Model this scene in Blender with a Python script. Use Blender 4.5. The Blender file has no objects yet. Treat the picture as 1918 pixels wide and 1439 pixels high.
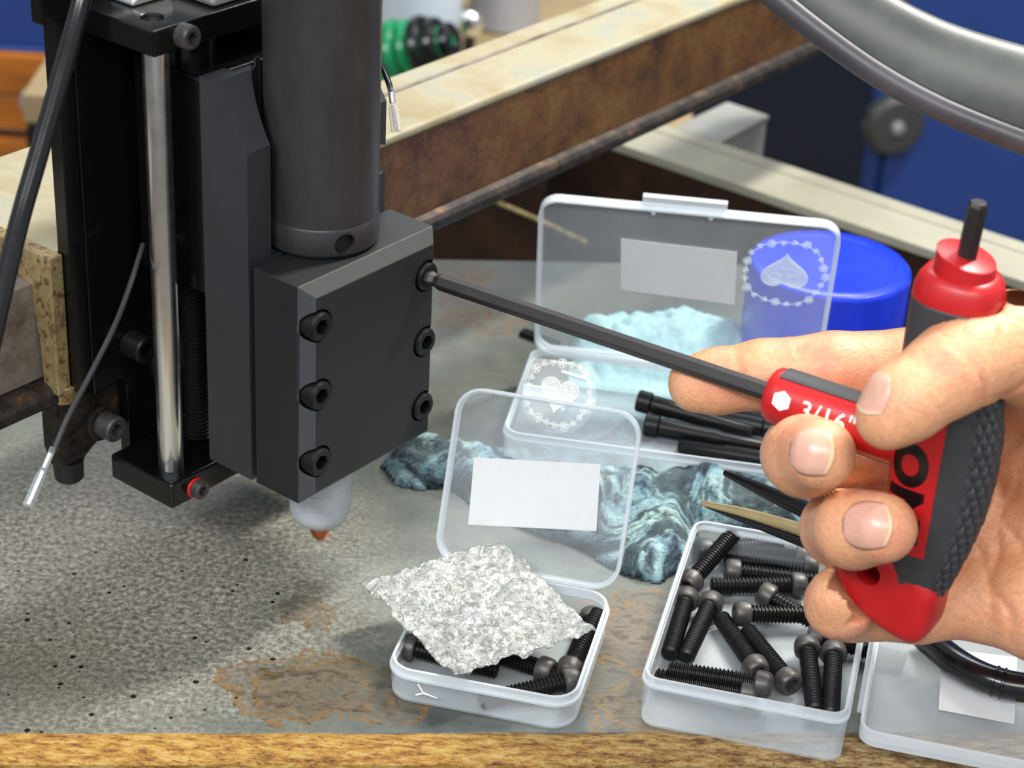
import bpy, bmesh, math, random
import numpy as np
from mathutils import Vector, Matrix, noise as mnoise
random.seed(7); np.random.seed(7)
MM = 0.001
scn = bpy.context.scene
col = scn.collection
# ------------------------------------------------------------------ camera (millimetre bookkeeping, metres in Blender)
F_PX = 3800.0; PITCH = math.radians(29.0); ROLL = math.radians(3.2); CAM_H = 388.0
A = lambda *p: np.array(p, float)
CP = A(0, 0, CAM_H)
FW = A(0, math.cos(PITCH), -math.sin(PITCH)); UP0 = A(0, math.sin(PITCH), math.cos(PITCH)); RI0 = A(1, 0, 0)
RI = math.cos(ROLL) * RI0 + math.sin(ROLL) * UP0
UP = math.cos(ROLL) * UP0 - math.sin(ROLL) * RI0
cd = bpy.data.cameras.new('camera'); cam = bpy.data.objects.new('camera', cd); col.objects.link(cam)
cd.sensor_width = 36.0; cd.lens = 36.0 * F_PX / 1918.0; cd.clip_start = 0.02; cd.clip_end = 60
cam.matrix_world = Matrix(((RI[0], UP[0], -FW[0], 0), (RI[1], UP[1], -FW[1], 0), (RI[2], UP[2], -FW[2], CAM_H * MM), (0, 0, 0, 1)))
scn.camera = cam
cd.dof.use_dof = True; cd.dof.focus_distance = 0.63; cd.dof.aperture_fstop = 16.0
# ------------------------------------------------------------------ world, lamps, exposure
wd = bpy.data.worlds.new('world'); scn.world = wd; wd.use_nodes = True
bg = wd.node_tree.nodes['Background']; bg.inputs[0].default_value = (0.86, 0.93, 1.0, 1); bg.inputs[1].default_value = 0.42
def area(name, loc, target, sx, sy, watts, colr):
    l = bpy.data.lights.new(name, 'AREA'); l.shape = 'RECTANGLE'; l.size = sx; l.size_y = sy; l.energy = watts; l.color = colr
    o = bpy.data.objects.new(name, l); col.objects.link(o); o.location = loc
    o.rotation_euler = (Vector(target) - Vector(loc)).to_track_quat('-Z', 'Y').to_euler()
    return o
area('ceiling_lamp_right', (0.75, 1.15, 1.55), (0, 0.56, 0), 0.16, 0.5, 40, (1.0, 0.97, 0.90))
area('fill_lamp_left', (-0.75, -0.55, 1.25), (0, 0.6, 0.05), 0.9, 0.25, 17, (0.93, 0.97, 1.0))  # unseen fill, added to brighten the block's left side, chamfer and rod
area('ceiling_lamp_near', (0.2, -0.75, 1.25), (0, 0.6, 0.05), 0.9, 0.25, 11, (1.0, 0.98, 0.95))
area('ceiling_lamp_far', (0.2, 3.2, 2.6), (0, 2.6, -0.6), 1.6, 0.5, 40, (0.97, 0.98, 1.0))
scn.view_settings.view_transform = 'Standard'; scn.view_settings.look = 'None'
scn.view_settings.gamma = 1; scn.view_settings.use_curve_mapping = False
scn.view_settings.exposure = 0.35
scn.cycles.transparent_max_bounces = 24; scn.cycles.max_bounces = 10
# ------------------------------------------------------------------ pixel -> point helpers for measuring
def ray(px, py): return FW + RI * (px - 959) / F_PX - UP * (py - 719.5) / F_PX
def onz(px, py, z=0.0):
    d = ray(px, py); return CP + d * (z - CP[2]) / d[2]
def at(px, py, dep): return CP + ray(px, py) * dep
PSI = 0.9216534; MO = A(-78.777, 542.345, 46.745)
MU = A(math.cos(PSI), math.sin(PSI), 0); MN = A(math.sin(PSI), -math.cos(PSI), 0); MW = A(0, 0, 1)
def M(u, n, w): return MO + u * MU + n * MN + w * MW
MR = np.array([MU, MN, MW]).T          # left-handed frame columns; only used to place points
def nrm(v): v = np.array(v, float); return v / np.linalg.norm(v)
# ------------------------------------------------------------------ materials
def srgb(r, g, b): return tuple(((c / 255) / 12.92 if c <= 10 else ((c / 255 + 0.055) / 1.055) ** 2.4) for c in (r, g, b)) + (1,)
class NT:
    def __init__(s, name):
        s.m = bpy.data.materials.new(name); s.m.use_nodes = True; s.t = s.m.node_tree; s.t.nodes.clear()
        s.out = s.n('ShaderNodeOutputMaterial'); s._c = None
    def n(s, ty, **k):
        x = s.t.nodes.new(ty)
        for a, b in k.items(): setattr(x, a, b)
        return x
    def l(s, a, b): s.t.links.new(a, b)
    def co(s, scale=(1, 1, 1), rotz=0):
        if s._c is None: s._c = s.n('ShaderNodeTexCoord')
        mp = s.n('ShaderNodeMapping'); mp.inputs['Scale'].default_value = tuple(1000 * q for q in scale); mp.inputs['Rotation'].default_value = (0, 0, rotz)
        s.l(s._c.outputs['Object'], mp.inputs[0]); return mp.outputs[0]
    def noise(s, scale, detail=4, rough=.6, st=(1, 1, 1), dist=0, rotz=0):
        x = s.n('ShaderNodeTexNoise'); x.inputs['Scale'].default_value = scale; x.inputs['Detail'].default_value = detail
        x.inputs['Roughness'].default_value = rough; x.inputs['Distortion'].default_value = dist; s.l(s.co(st, rotz), x.inputs['Vector']); return x.outputs['Fac']
    def voro(s, scale, st=(1, 1, 1), feat='F1'):
        x = s.n('ShaderNodeTexVoronoi', feature=feat); x.inputs['Scale'].default_value = scale; s.l(s.co(st), x.inputs['Vector']); return x.outputs['Distance']
    def ramp(s, fac, stops, interp='LINEAR'):
        r = s.n('ShaderNodeValToRGB'); r.color_ramp.interpolation = interp; e = r.color_ramp.elements
        while len(e) < len(stops): e.new(.5)
        for q, (p, c) in zip(e, stops): q.position = p; q.color = c if len(c) == 4 else c + (1,)
        s.l(fac, r.inputs[0]); return r.outputs[0]
    def mix(s, fac, a, b, mode='MIX'):
        x = s.n('ShaderNodeMix', data_type='RGBA', blend_type=mode)
        for i, v in ((0, fac), (6, a), (7, b)):
            if isinstance(v, (tuple, float, int)): x.inputs[i].default_value = v
            else: s.l(v, x.inputs[i])
        return x.outputs[2]
    def math(s, op, a, b=0.0, clamp=False):
        x = s.n('ShaderNodeMath', operation=op, use_clamp=clamp)
        for i, v in ((0, a), (1, b)):
            if isinstance(v, (float, int)): x.inputs[i].default_value = v
            else: s.l(v, x.inputs[i])
        return x.outputs[0]
    def spot(s, c, r, wob=None):          # 1 inside an ellipse on the object (mm), falling to 0 outside
        if s._c is None: s._c = s.n('ShaderNodeTexCoord')
        src = s._c.outputs['Object'] if wob is None else wob
        sb = s.n('ShaderNodeVectorMath', operation='SUBTRACT'); s.l(src, sb.inputs[0]); sb.inputs[1].default_value = (c[0] * MM, c[1] * MM, 0)
        ml = s.n('ShaderNodeVectorMath', operation='MULTIPLY'); s.l(sb.outputs[0], ml.inputs[0]); ml.inputs[1].default_value = (1000 / r[0], 1000 / r[1], 0)
        ln = s.n('ShaderNodeVectorMath', operation='LENGTH'); s.l(ml.outputs[0], ln.inputs[0])
        return s.math('SUBTRACT', 1.0, ln.outputs['Value'])
    def bsdf(s, colr, rough=.5, metal=0, bump=None, bs=.3, bd=.3, **k):
        p = s.n('ShaderNodeBsdfPrincipled')
        for nm, v in dict({'Base Color': colr, 'Roughness': rough, 'Metallic': metal}, **k).items():
            if isinstance(v, (tuple, float, int)): p.inputs[nm].default_value = v
            else: s.l(v, p.inputs[nm])
        if bump is not None:
            b = s.n('ShaderNodeBump'); b.inputs['Strength'].default_value = bs; b.inputs['Distance'].default_value = bd * MM
            s.l(bump, b.inputs['Height']); s.l(b.outputs[0], p.inputs['Normal'])
        return p
    def done(s, sh): s.l(sh if not hasattr(sh, 'outputs') else sh.outputs[0], s.out.inputs[0]); return s.m
def simple(name, c, rough=.5, metal=0, var=.12, nscale=.15, bs=.15, st=(1, 1, 1), bd=.2, **k):
    t = NT(name); f = t.noise(nscale, 5, .65, st)
    cc = t.ramp(f, [(.3, tuple(x * (1 - var) for x in c[:3]) + (1,)), (.7, tuple(min(1, x * (1 + var)) for x in c[:3]) + (1,))])
    rr = t.math('MULTIPLY_ADD', f, .2) ; rr.node.inputs[2].default_value = max(0, rough - .1)
    return t.done(t.bsdf(cc, rr, metal, bump=t.noise(nscale * 8, 3, .6, st), bs=bs, bd=bd, **k))
MT = {}
MT['anod'] = simple('black_anodized', srgb(9, 9, 10), .2, 0, .1, .2, .0)
MT['anod_edge'] = simple('worn_black_edge', srgb(120, 120, 122), .35, .6)
MT['print'] = simple('matte_black_plastic', srgb(40, 42, 45), .5, 0, .12, .04, .10)
MT['print2'] = simple('black_clamp_plastic', srgb(20, 21, 23), .55, 0, .1, .05, .08)
MT['torch'] = simple('torch_graphite', srgb(62, 60, 61), .36, .45, .25, .07, .12, (1, 1, .35))
MT['chrome'] = simple('polished_steel', srgb(240, 239, 238), .24, 1, .04, .2, .01)
MT['castalu'] = simple('cast_aluminium', srgb(196, 197, 196), .35, .8, .1, .8, .5)
MT['oxide'] = simple('black_oxide_steel', srgb(30, 29, 30), .38, .55, .3, .5, .12)
MT['oxide_head'] = simple('worn_oxide_steel', srgb(76, 74, 72), .42, .45, .35, .35, .15)
MT['darkhole'] = simple('dark_socket', srgb(10, 10, 10), .6)
MT['rubberblk'] = simple('black_rubber', srgb(13, 13, 15), .22, 0, .1, .1, .05)
MT['hose'] = simple('grey_hose', srgb(70, 74, 71), .42, 0, .5, .02, .08)
MT['ceramic'] = simple('grey_ceramic', srgb(176, 182, 188), .55, 0, .08, .15, .1)
MT['copper'] = simple('copper', srgb(200, 118, 78), .25, .95, .2, .3, .08)
MT['red'] = simple('red_plastic', srgb(186, 26, 30), .38, 0, .06, .1, .04)
MT['grip'] = simple('charcoal_rubber', srgb(56, 57, 60), .5, 0, .1, .2, .1)
MT['keysteel'] = simple('key_black_steel', srgb(52, 49, 48), .42, .5, .1, .15, .08)
MT['white'] = simple('white_paint', srgb(240, 240, 238), .6, 0, .02)
MT['paper'] = simple('white_paper_label', srgb(205, 206, 207), .8, 0, .03, .12, .05)
MT['bluecap'] = simple('blue_plastic', srgb(22, 52, 205), .22, 0, .12, .05, .05)
MT['gold'] = simple('pale_brass', srgb(222, 200, 150), .3, .8, .1)
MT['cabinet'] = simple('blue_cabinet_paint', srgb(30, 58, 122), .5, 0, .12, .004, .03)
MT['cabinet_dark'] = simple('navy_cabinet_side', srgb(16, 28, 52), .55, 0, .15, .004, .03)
MT['knob'] = simple('dark_knob', srgb(58, 58, 56), .5)
MT['railgrey'] = simple('grey_green_rail', srgb(150, 147, 130), .5, .1, .1, .02, .1)
MT['floor'] = simple('dark_workshop_floor', srgb(112, 106, 98), .8, 0, .25, .008, .3)
MT['wallm'] = simple('workshop_wall', srgb(120, 124, 130), .8, 0, .1, .003, .1)
MT['orange'] = simple('orange_wood', srgb(172, 98, 22), .5, 0, .5, .006, .1, (1, 1, 4))
MT['green'] = simple('green_enamel', srgb(10, 118, 72), .25, 0, .2, .03)
MT['jug'] = simple('pale_blue_plastic', srgb(180, 192, 206), .4, 0, .1, .01)
MT['greybox'] = simple('grey_painted_box', srgb(138, 139, 134), .5, 0, .15, .02)
MT['wire'] = simple('grey_wire', srgb(60, 60, 62), .35)
def beam_mat(name, top, side):
    t = NT(name); g = t.n('ShaderNodeNewGeometry'); f = t.noise(.05, 6, .7); f2 = t.noise(.5, 4, .7, (1, 1, 1)); v = t.noise(.9, 2, .5)
    c = t.ramp(f, [(.3, side[0]), (.5, side[1]), (.72, side[2])]); c = t.mix(t.ramp(f2, [(.45, (0, 0, 0, 1)), (.75, (.7, .7, .7, 1))]), c, srgb(38, 30, 26))
    return t.done(t.bsdf(c, .42, .35, bump=f2, bs=.35, bd=.3))
MT['beamside'] = beam_mat('rusty_brown_steel', None, (srgb(70, 46, 32), srgb(112, 74, 42), srgb(132, 98, 58)))
t = NT('cream_dusty_steel'); f = t.noise(.04, 5, .6); f2 = t.noise(.45, 5, .75, (1, 2.4, 1), 1.5)
c = t.ramp(f, [(.3, srgb(146, 132, 98)), (.55, srgb(158, 151, 126)), (.7, srgb(140, 145, 136))]); c = t.mix(t.ramp(f2, [(.55, (0, 0, 0, 1)), (.72, (.75, .75, .75, 1))]), c, srgb(140, 118, 78))
MT['cream'] = t.done(t.bsdf(c, .5, .1, bump=f2, bs=.3))
t = NT('bronze_worn_steel'); f = t.noise(.06, 5, .7); f2 = t.noise(.3, 4, .7)
c = t.ramp(f, [(.35, srgb(110, 90, 58)), (.5, srgb(158, 138, 96)), (.7, srgb(182, 162, 118))]); c = t.mix(t.ramp(f2, [(.52, (0, 0, 0, 1)), (.62, (.8, .8, .8, 1))]), c, srgb(70, 52, 36))
MT['bronze'] = t.done(t.bsdf(c, .4, .5, bump=f2, bs=.3))
t = NT('grey_brown_cast'); f = t.noise(.05, 6, .7); c = t.ramp(f, [(.3, srgb(84, 70, 60)), (.5, srgb(128, 118, 108)), (.7, srgb(150, 146, 140))])
MT['web'] = t.done(t.bsdf(c, .5, .3, bump=t.noise(.6, 4), bs=.3))
t = NT('dirty_black_iron'); f = t.noise(.12, 5, .7); c = t.ramp(f, [(.4, srgb(30, 27, 26)), (.6, srgb(62, 54, 48)), (.72, srgb(120, 84, 52))])
MT['iron'] = t.done(t.bsdf(c, .45, .5, bump=t.noise(.6, 4), bs=.4))
# clear polypropylene
def clear(name, opac, tint=(0.965, 0.98, .985, 1), rough=.12, milk=(.80, .84, .88, 1)):
    t = NT(name); tr = t.n('ShaderNodeBsdfTransparent'); tr.inputs[0].default_value = tint
    p = t.bsdf(milk, rough, 0, bump=t.noise(.08, 3), bs=.06, bd=.3); fr = t.n('ShaderNodeLayerWeight'); fr.inputs[0].default_value = .35
    k = t.math('MULTIPLY_ADD', fr.outputs['Facing'], .35); k.node.inputs[2].default_value = opac
    n = t.math('MULTIPLY_ADD', t.noise(.03, 4, .6), .10); n.node.inputs[2].default_value = -.05
    k = t.math('ADD', k, n, True)
    mx = t.n('ShaderNodeMixShader'); t.l(k, mx.inputs[0]); t.l(tr.outputs[0], mx.inputs[1]); t.l(p.outputs[0], mx.inputs[2]); return t.done(mx)
MT['clear'] = clear('clear_plastic_panel', .085)
MT['clear_wall'] = clear('clear_plastic_wall', .10)
MT['clear_rim'] = clear('milky_plastic_rim', .38)
MT['emblem'] = clear('white_frosted_print', .8, milk=(.95, .95, .93, 1), rough=.5)
MT['emblem_faint'] = clear('faint_frosted_print', .58, milk=(.9, .95, .95, 1), rough=.5)
t = NT('crinkled_bubble_film'); tr = t.n('ShaderNodeBsdfTransparent'); gl = t.bsdf((.82, .83, .79, 1), .15, .65, bump=t.noise(.15, 4, .6, dist=3.0), bs=1.0, bd=4.5)
mx = t.n('ShaderNodeMixShader'); k = t.ramp(t.noise(.5, 4, .6), [(.4, (.55, .55, .55, 1)), (.55, (.97, .97, .97, 1))]); t.l(k, mx.inputs[0]); t.l(tr.outputs[0], mx.inputs[1]); t.l(gl.outputs[0], mx.inputs[2])
MT['film'] = t.done(mx)
# skin
t = NT('skin'); f = t.noise(.06, 4, .6); f2 = t.noise(.5, 5, .7, (1, 1, 1)); v = t.voro(1.1)
c = t.ramp(f, [(.3, srgb(218, 152, 112)), (.5, srgb(228, 168, 126)), (.7, srgb(224, 146, 116))]); c = t.mix(t.ramp(f2, [(.48, (0, 0, 0, 1)), (.75, (.6, .6, .6, 1))]), c, srgb(188, 122, 88))
b = t.math('ADD', t.math('MULTIPLY', f2, .8), t.math('MULTIPLY', v, .35))
MT['skin'] = t.done(t.bsdf(c, .45, 0, bump=b, bs=.6, bd=.5, **{'Subsurface Weight': .08, 'Subsurface Radius': (.0035, .0014, .0008), 'Subsurface Scale': 1.0}))
t = NT('fingernail'); c = t.ramp(t.noise(.25, 2), [(.3, srgb(212, 158, 138)), (.7, srgb(222, 172, 150))]); MT['chamfer'] = simple('black_plastic_painted_sheen', srgb(66, 67, 72), .4, 0, .08, .05, .05)  # chamfer: lighter grey paints the sheen on the clamp block's left edge
MT['nail'] = t.done(t.bsdf(c, .28, 0, bump=t.noise(.5, 2, .5, (1, 6, 1)), bs=.08))
MT['nail_tip'] = simple('nail_edge', srgb(226, 192, 154), .4, 0, .05)
MT['hose_dark'] = simple('dark_grey_hose', srgb(66, 64, 68), .4, .05, .3, .03, .08)
# rag
t = NT('shop_rag'); f = t.noise(.05, 5, .65, dist=.8); f2 = t.noise(.55, 5, .75)
c = t.ramp(f, [(.36, srgb(20, 22, 26)), (.43, srgb(66, 84, 98)), (.50, srgb(128, 162, 176)), (.62, srgb(178, 206, 204))]); c2 = t.ramp(f2, [(.38, srgb(40, 52, 58)), (.52, srgb(190, 210, 208)), (.62, srgb(235, 245, 240))])
c = t.mix(.4, c, c2, 'MULTIPLY'); cl = t.ramp(f2, [(.3, srgb(150, 196, 204)), (.7, srgb(186, 220, 222))])
c = t.mix(t.ramp(t.noise(.045, 5, .7, dist=1.0), [(.5, (0, 0, 0, 1)), (.58, (.85, .85, .85, 1))]), c, srgb(34, 38, 46))
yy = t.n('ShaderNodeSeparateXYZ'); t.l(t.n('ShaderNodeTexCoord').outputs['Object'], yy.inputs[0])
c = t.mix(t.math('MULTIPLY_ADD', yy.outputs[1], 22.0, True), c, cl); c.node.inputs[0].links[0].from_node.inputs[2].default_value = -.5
MT['rag'] = t.done(t.bsdf(c, .85, 0, bump=t.math('ADD', t.noise(1.6, 2, .5), t.math('MULTIPLY', t.noise(.16, 4, .7, dist=.6), 1.6)), bs=.7, bd=.9))
# table: grey mill-scale steel with stains
t = NT('stained_steel_plate')
ob = t.n('ShaderNodeTexCoord'); wn = t.n('ShaderNodeTexNoise'); wn.inputs['Scale'].default_value = 60; wn.inputs['Detail'].default_value = 5; wn.inputs['Roughness'].default_value = .65
t.l(ob.outputs['Object'], wn.inputs['Vector']); sc = t.n('ShaderNodeVectorMath', operation='MULTIPLY_ADD'); t.l(wn.outputs['Color'], sc.inputs[0]); sc.inputs[1].default_value = (.036,) * 3
sb = t.n('ShaderNodeVectorMath', operation='ADD'); sb.inputs[1].default_value = (-.018,) * 3; t.l(ob.outputs['Object'], sc.inputs[2]); t.l(sc.outputs[0], sb.inputs[0]); wob = sb.outputs[0]
f = t.noise(.018, 6, .65); fine = t.noise(.5, 5, .75); mid = t.noise(.1, 5, .7, (1, 2.2, 1), .8, .5)
base = t.ramp(f, [(.3, srgb(70, 77, 76)), (.45, srgb(92, 97, 92)), (.6, srgb(110, 113, 104)), (.75, srgb(82, 90, 90))])
pale = t.ramp(fine, [(.36, srgb(80, 74, 64)), (.5, srgb(142, 137, 124)), (.64, srgb(192, 189, 176))])
C0 = onz(150, 1080, 0); lm = t.math('MULTIPLY', t.spot(C0, (120, 110), wob), 1.6, True)
base = t.mix(lm, base, pale)
C1 = onz(60, 1250, 0); br = t.math('MULTIPLY', t.spot(C1, (55, 42), wob), 1.2, True)
base = t.mix(t.math('MULTIPLY', br, .45), base, srgb(94, 84, 64))
base = t.mix(t.ramp(mid, [(.5, (0, 0, 0, 1)), (.75, (.45, .45, .45, 1))]), base, srgb(84, 82, 74))
def stain(base, px, py, rx, ry, amt=.9):
    c = onz(px, py, 0); s = t.spot(c, (rx, ry), wob)
    fill = t.ramp(s, [(0, (0, 0, 0, 1)), (.02, (.95, .95, .95, 1)), (.09, (.85, .85, .85, 1)), (.15, (.4, .4, .4, 1)), (.3, (.65, .65, .65, 1)), (1, (.6, .6, .6, 1))])
    rust = t.ramp(mid, [(.35, srgb(76, 58, 38)), (.5, srgb(132, 102, 58)), (.62, srgb(98, 80, 60)), (.75, srgb(96, 78, 62))])
    core = t.ramp(mid, [(.4, srgb(58, 48, 38)), (.5, srgb(104, 92, 74)), (.6, srgb(84, 84, 78))])
    rust = t.mix(t.ramp(s, [(.08, (0, 0, 0, 1)), (.16, (.8, .8, .8, 1))]), rust, core)
    return t.mix(t.math('MULTIPLY', fill, amt), base, rust)
for a in ((585, 1145, 8, 12), (560, 1290, 26, 17), (640, 1300, 30, 14), (1160, 1270, 14, 40), (1190, 1180, 22, 22), (1215, 1330, 16, 14), (870, 560, 12, 26), (900, 600, 20, 12), (830, 505, 26, 12)): base = stain(base, *a)
v = t.n('ShaderNodeTexVoronoi'); v.inputs['Scale'].default_value = .22; t.l(t.co(), v.inputs['Vector'])
vc = t.n('ShaderNodeSeparateColor'); t.l(v.outputs['Color'], vc.inputs[0])
thr = t.math('MULTIPLY', t.math('MULTIPLY', t.math('GREATER_THAN', vc.outputs[0], .5), t.math('MULTIPLY', vc.outputs[1], .55)), t.math('SUBTRACT', fine, .1))
pit = t.math('MULTIPLY', t.math('LESS_THAN', v.outputs['Distance'], thr), t.math('GREATER_THAN', t.spot(onz(180, 1190, 0), (75, 58), wob), 0.0))
base = t.mix(pit, base, srgb(18, 17, 16))
rg = t.ramp(fine, [(.3, (.3, .3, .3, 1)), (.7, (.52, .52, .52, 1))])
MT['table'] = t.done(t.bsdf(base, rg, .25, bump=t.math('ADD', fine, t.math('MULTIPLY', mid, .6)), bs=.35, bd=.3))
t = NT('yellow_rusted_edge'); f = t.noise(.3, 8, .85, (.4, 1.6, 1.6)); f2 = t.noise(1.1, 3, .7, (.5, 1, 1)); g = t.noise(.012, 3)
c = t.ramp(f, [(.38, srgb(60, 36, 18)), (.45, srgb(138, 90, 32)), (.52, srgb(172, 130, 50)), (.6, srgb(186, 160, 100)), (.7, srgb(120, 76, 32))])
c2 = t.ramp(f, [(.4, srgb(70, 48, 30)), (.5, srgb(150, 118, 70)), (.66, srgb(204, 186, 140))]); sx = t.n('ShaderNodeSeparateXYZ'); t.l(t.n('ShaderNodeTexCoord').outputs['Object'], sx.inputs[0])
q = t.math('MULTIPLY_ADD', sx.outputs[0], 8.0, True); q.node.inputs[2].default_value = .1
c = t.mix(q, c, c2); c = t.mix(t.ramp(f2, [(.6, (0, 0, 0, 1)), (.68, (.8, .8, .8, 1))]), c, srgb(60, 36, 20))
MT['edge'] = t.done(t.bsdf(c, .6, 0, bump=t.math('ADD', f, f2), bs=.7, bd=.8))
# ------------------------------------------------------------------ mesh builder
class G:
    def __init__(s): s.v = []; s.f = []; s.m = []
    def add(s, vs, fs, mi=0):
        o = len(s.v); s.v += [tuple(float(q) for q in p) for p in vs]; s.f += [tuple(i + o for i in f) for f in fs]; s.m += [mi] * len(fs); return s
    def box(s, lo, hi, fn=lambda a, b, c: A(a, b, c)):
        (a, b, c), (d, e, f) = lo, hi
        vs = [fn(*p) for p in ((a, b, c), (d, b, c), (d, e, c), (a, e, c), (a, b, f), (d, b, f), (d, e, f), (a, e, f))]
        return s.add(vs, [(0, 3, 2, 1), (4, 5, 6, 7), (0, 1, 5, 4), (1, 2, 6, 5), (2, 3, 7, 6), (3, 0, 4, 7)])
    def prism(s, poly, d0, d1, fn):       # poly in (p,q), extruded d0..d1; fn(p,q,d) -> point
        n = len(poly); vs = [fn(p, q, d0) for p, q in poly] + [fn(p, q, d1) for p, q in poly]
        fs = [tuple(range(n))[::-1], tuple(range(n, 2 * n))] + [(i, (i + 1) % n, n + (i + 1) % n, n + i) for i in range(n)]
        return s.add(vs, fs)
    def tube(s, pts, rad, seg=16, cap=True, phase=0, flat=1.0, ref=None):
        pts = [A(*p) for p in pts]; n = len(pts); rad = [rad] * n if isinstance(rad, (int, float)) else rad
        vs = []; T0 = nrm(pts[1] - pts[0]); r = A(*(ref if ref is not None else ((0, 0, 1) if abs(T0[2]) < .9 else (1, 0, 0)))); N = nrm(r - T0 * (r @ T0))
        for i, p in enumerate(pts):
            T = nrm(pts[min(i + 1, n - 1)] - pts[max(i - 1, 0)]); N = nrm(N - T * (N @ T)); B = np.cross(T, N)
            vs += [p + rad[i] * (math.cos(a) * N + flat * math.sin(a) * B) for a in (2 * math.pi * k / seg + phase for k in range(seg))]
        fs = [(i * seg + k, i * seg + (k + 1) % seg, (i + 1) * seg + (k + 1) % seg, (i + 1) * seg + k) for i in range(n - 1) for k in range(seg)]
        if cap: fs += [tuple(range(seg))[::-1], tuple(range((n - 1) * seg, n * seg))]
        return s.add(vs, fs)
    def lathe(s, prof, org, axis, seg=32, ref=None):   # prof: (r, h)
        ax = nrm(axis); org = A(*org); pts = [org + ax * h for r, h in prof]; rr = [max(r, 1e-3) for r, h in prof]
        r0 = A(*(ref if ref is not None else ((0, 0, 1) if abs(ax[2]) < .9 else (1, 0, 0)))); N = nrm(r0 - ax * (r0 @ ax)); B = np.cross(ax, N); n = len(prof)
        vs = [p + q * (math.cos(2 * math.pi * k / seg) * N + math.sin(2 * math.pi * k / seg) * B) for p, q in zip(pts, rr) for k in range(seg)]
        fs = [(i * seg + k, i * seg + (k + 1) % seg, (i + 1) * seg + (k + 1) % seg, (i + 1) * seg + k) for i in range(n - 1) for k in range(seg)]
        fs += [tuple(range(seg))[::-1], tuple(range((n - 1) * seg, n * seg))]
        return s.add(vs, fs)
def frame_loft(rings):                      # list of closed rings of equal length -> (verts, faces) capped
    n = len(rings[0]); vs = [p for r in rings for p in r]
    fs = [(i * n + k, i * n + (k + 1) % n, (i + 1) * n + (k + 1) % n, (i + 1) * n + k) for i in range(len(rings) - 1) for k in range(n)]
    fs += [tuple(range(n))[::-1], tuple(range((len(rings) - 1) * n, len(rings) * n))]
    return vs, fs
def obj(name, g, mat, parent=None, smooth=False, bevel=0, seg=2, org=None, auto=35, weld=False, local=False):
    root = A(0, 0, 0)
    if parent is not None and not local: root = A(*parent['_o'])
    elif org is not None: root = A(*org)
    me = bpy.data.meshes.new(name); vv = (np.array(g.v) - root) * MM
    me.from_pydata([tuple(p) for p in vv], [], g.f)
    bm = bmesh.new(); bm.from_mesh(me)
    if weld: bmesh.ops.remove_doubles(bm, verts=bm.verts, dist=1e-6)
    bmesh.ops.recalc_face_normals(bm, faces=bm.faces); bm.to_mesh(me); bm.free()
    mats = mat if isinstance(mat, (list, tuple)) else [mat]
    for m_ in mats: me.materials.append(MT[m_] if isinstance(m_, str) else m_)
    if len(mats) > 1 and len(g.m) == len(me.polygons): me.polygons.foreach_set('material_index', g.m)
    o = bpy.data.objects.new(name, me); col.objects.link(o)
    if parent is not None: o.parent = parent
    elif org is not None: o.location = tuple(root * MM)
    o['_o'] = list(root)
    if smooth is True:
        me.polygons.foreach_set('use_smooth', [True] * len(me.polygons))
        try: me.set_sharp_from_angle(angle=math.radians(auto))
        except Exception: pass
    if bevel:
        b = o.modifiers.new('bevel', 'BEVEL'); b.width = bevel * MM; b.segments = seg; b.limit_method = 'ANGLE'; b.angle_limit = math.radians(30); b.harden_normals = False
    return o
def part(name, g, mat, parent, **k): return obj(name, g, mat, parent, **k)
def sub(name, g, mat, parent, **k): return obj(name, g, mat, parent, **k)
def tag(o, label, cat, group=None, kind=None):
    if label: o['label'] = label
    if cat: o['category'] = cat
    if group: o['group'] = group
    if kind: o['kind'] = kind
    return o
def thing(name, label, cat, at_, group=None):
    o = bpy.data.objects.new(name, None); o.empty_display_size = .01; col.objects.link(o); o.location = tuple(A(*at_) * MM); o['_o'] = list(map(float, at_)); return tag(o, label, cat, group)
def boolean(o, cutters, op='DIFFERENCE'):
    for g in cutters:
        c = obj('cutter', g, 'darkhole')
        m = o.modifiers.new('b', 'BOOLEAN'); m.operation = op; m.object = c; m.solver = 'EXACT'
        bpy.context.view_layer.update(); dg = bpy.context.evaluated_depsgraph_get()
        me = bpy.data.meshes.new_from_object(o.evaluated_get(dg)); old = o.data; o.modifiers.remove(m); o.data = me
        cm = c.data; bpy.data.objects.remove(c); bpy.data.meshes.remove(cm)
    return o
def bevelmod(o, w, seg=2, ang=30):
    b = o.modifiers.new('bevel', 'BEVEL'); b.width = w * MM; b.segments = seg; b.limit_method = 'ANGLE'; b.angle_limit = math.radians(ang)
def spline(pts, n=10):
    pts = [A(*p) for p in pts]; P = [2 * pts[0] - pts[1]] + pts + [2 * pts[-1] - pts[-2]]; out = []
    for i in range(1, len(P) - 2):
        for k in range(n):
            t_ = k / n; a, b, c, d = P[i - 1:i + 3]
            out.append(.5 * ((2 * b) + (c - a) * t_ + (2 * a - 5 * b + 4 * c - d) * t_ ** 2 + (3 * b - a - 3 * c + d) * t_ ** 3))
    return out + [pts[-1]]
def hexpts(r, n=6, ph=0): return [(r * math.cos(math.pi * 2 * k / n + ph), r * math.sin(math.pi * 2 * k / n + ph)) for k in range(n)]
def rrect(w, h, r, n=6):                    # centred rounded rectangle
    out = []
    for cx, cy, a0 in ((w / 2 - r, h / 2 - r, 0), (-w / 2 + r, h / 2 - r, 90), (-w / 2 + r, -h / 2 + r, 180), (w / 2 - r, -h / 2 + r, 270)):
        for k in range(n + 1):
            a = math.radians(a0 + 90 * k / n); out.append((cx + r * math.cos(a), cy + r * math.sin(a)))
    return out
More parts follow.
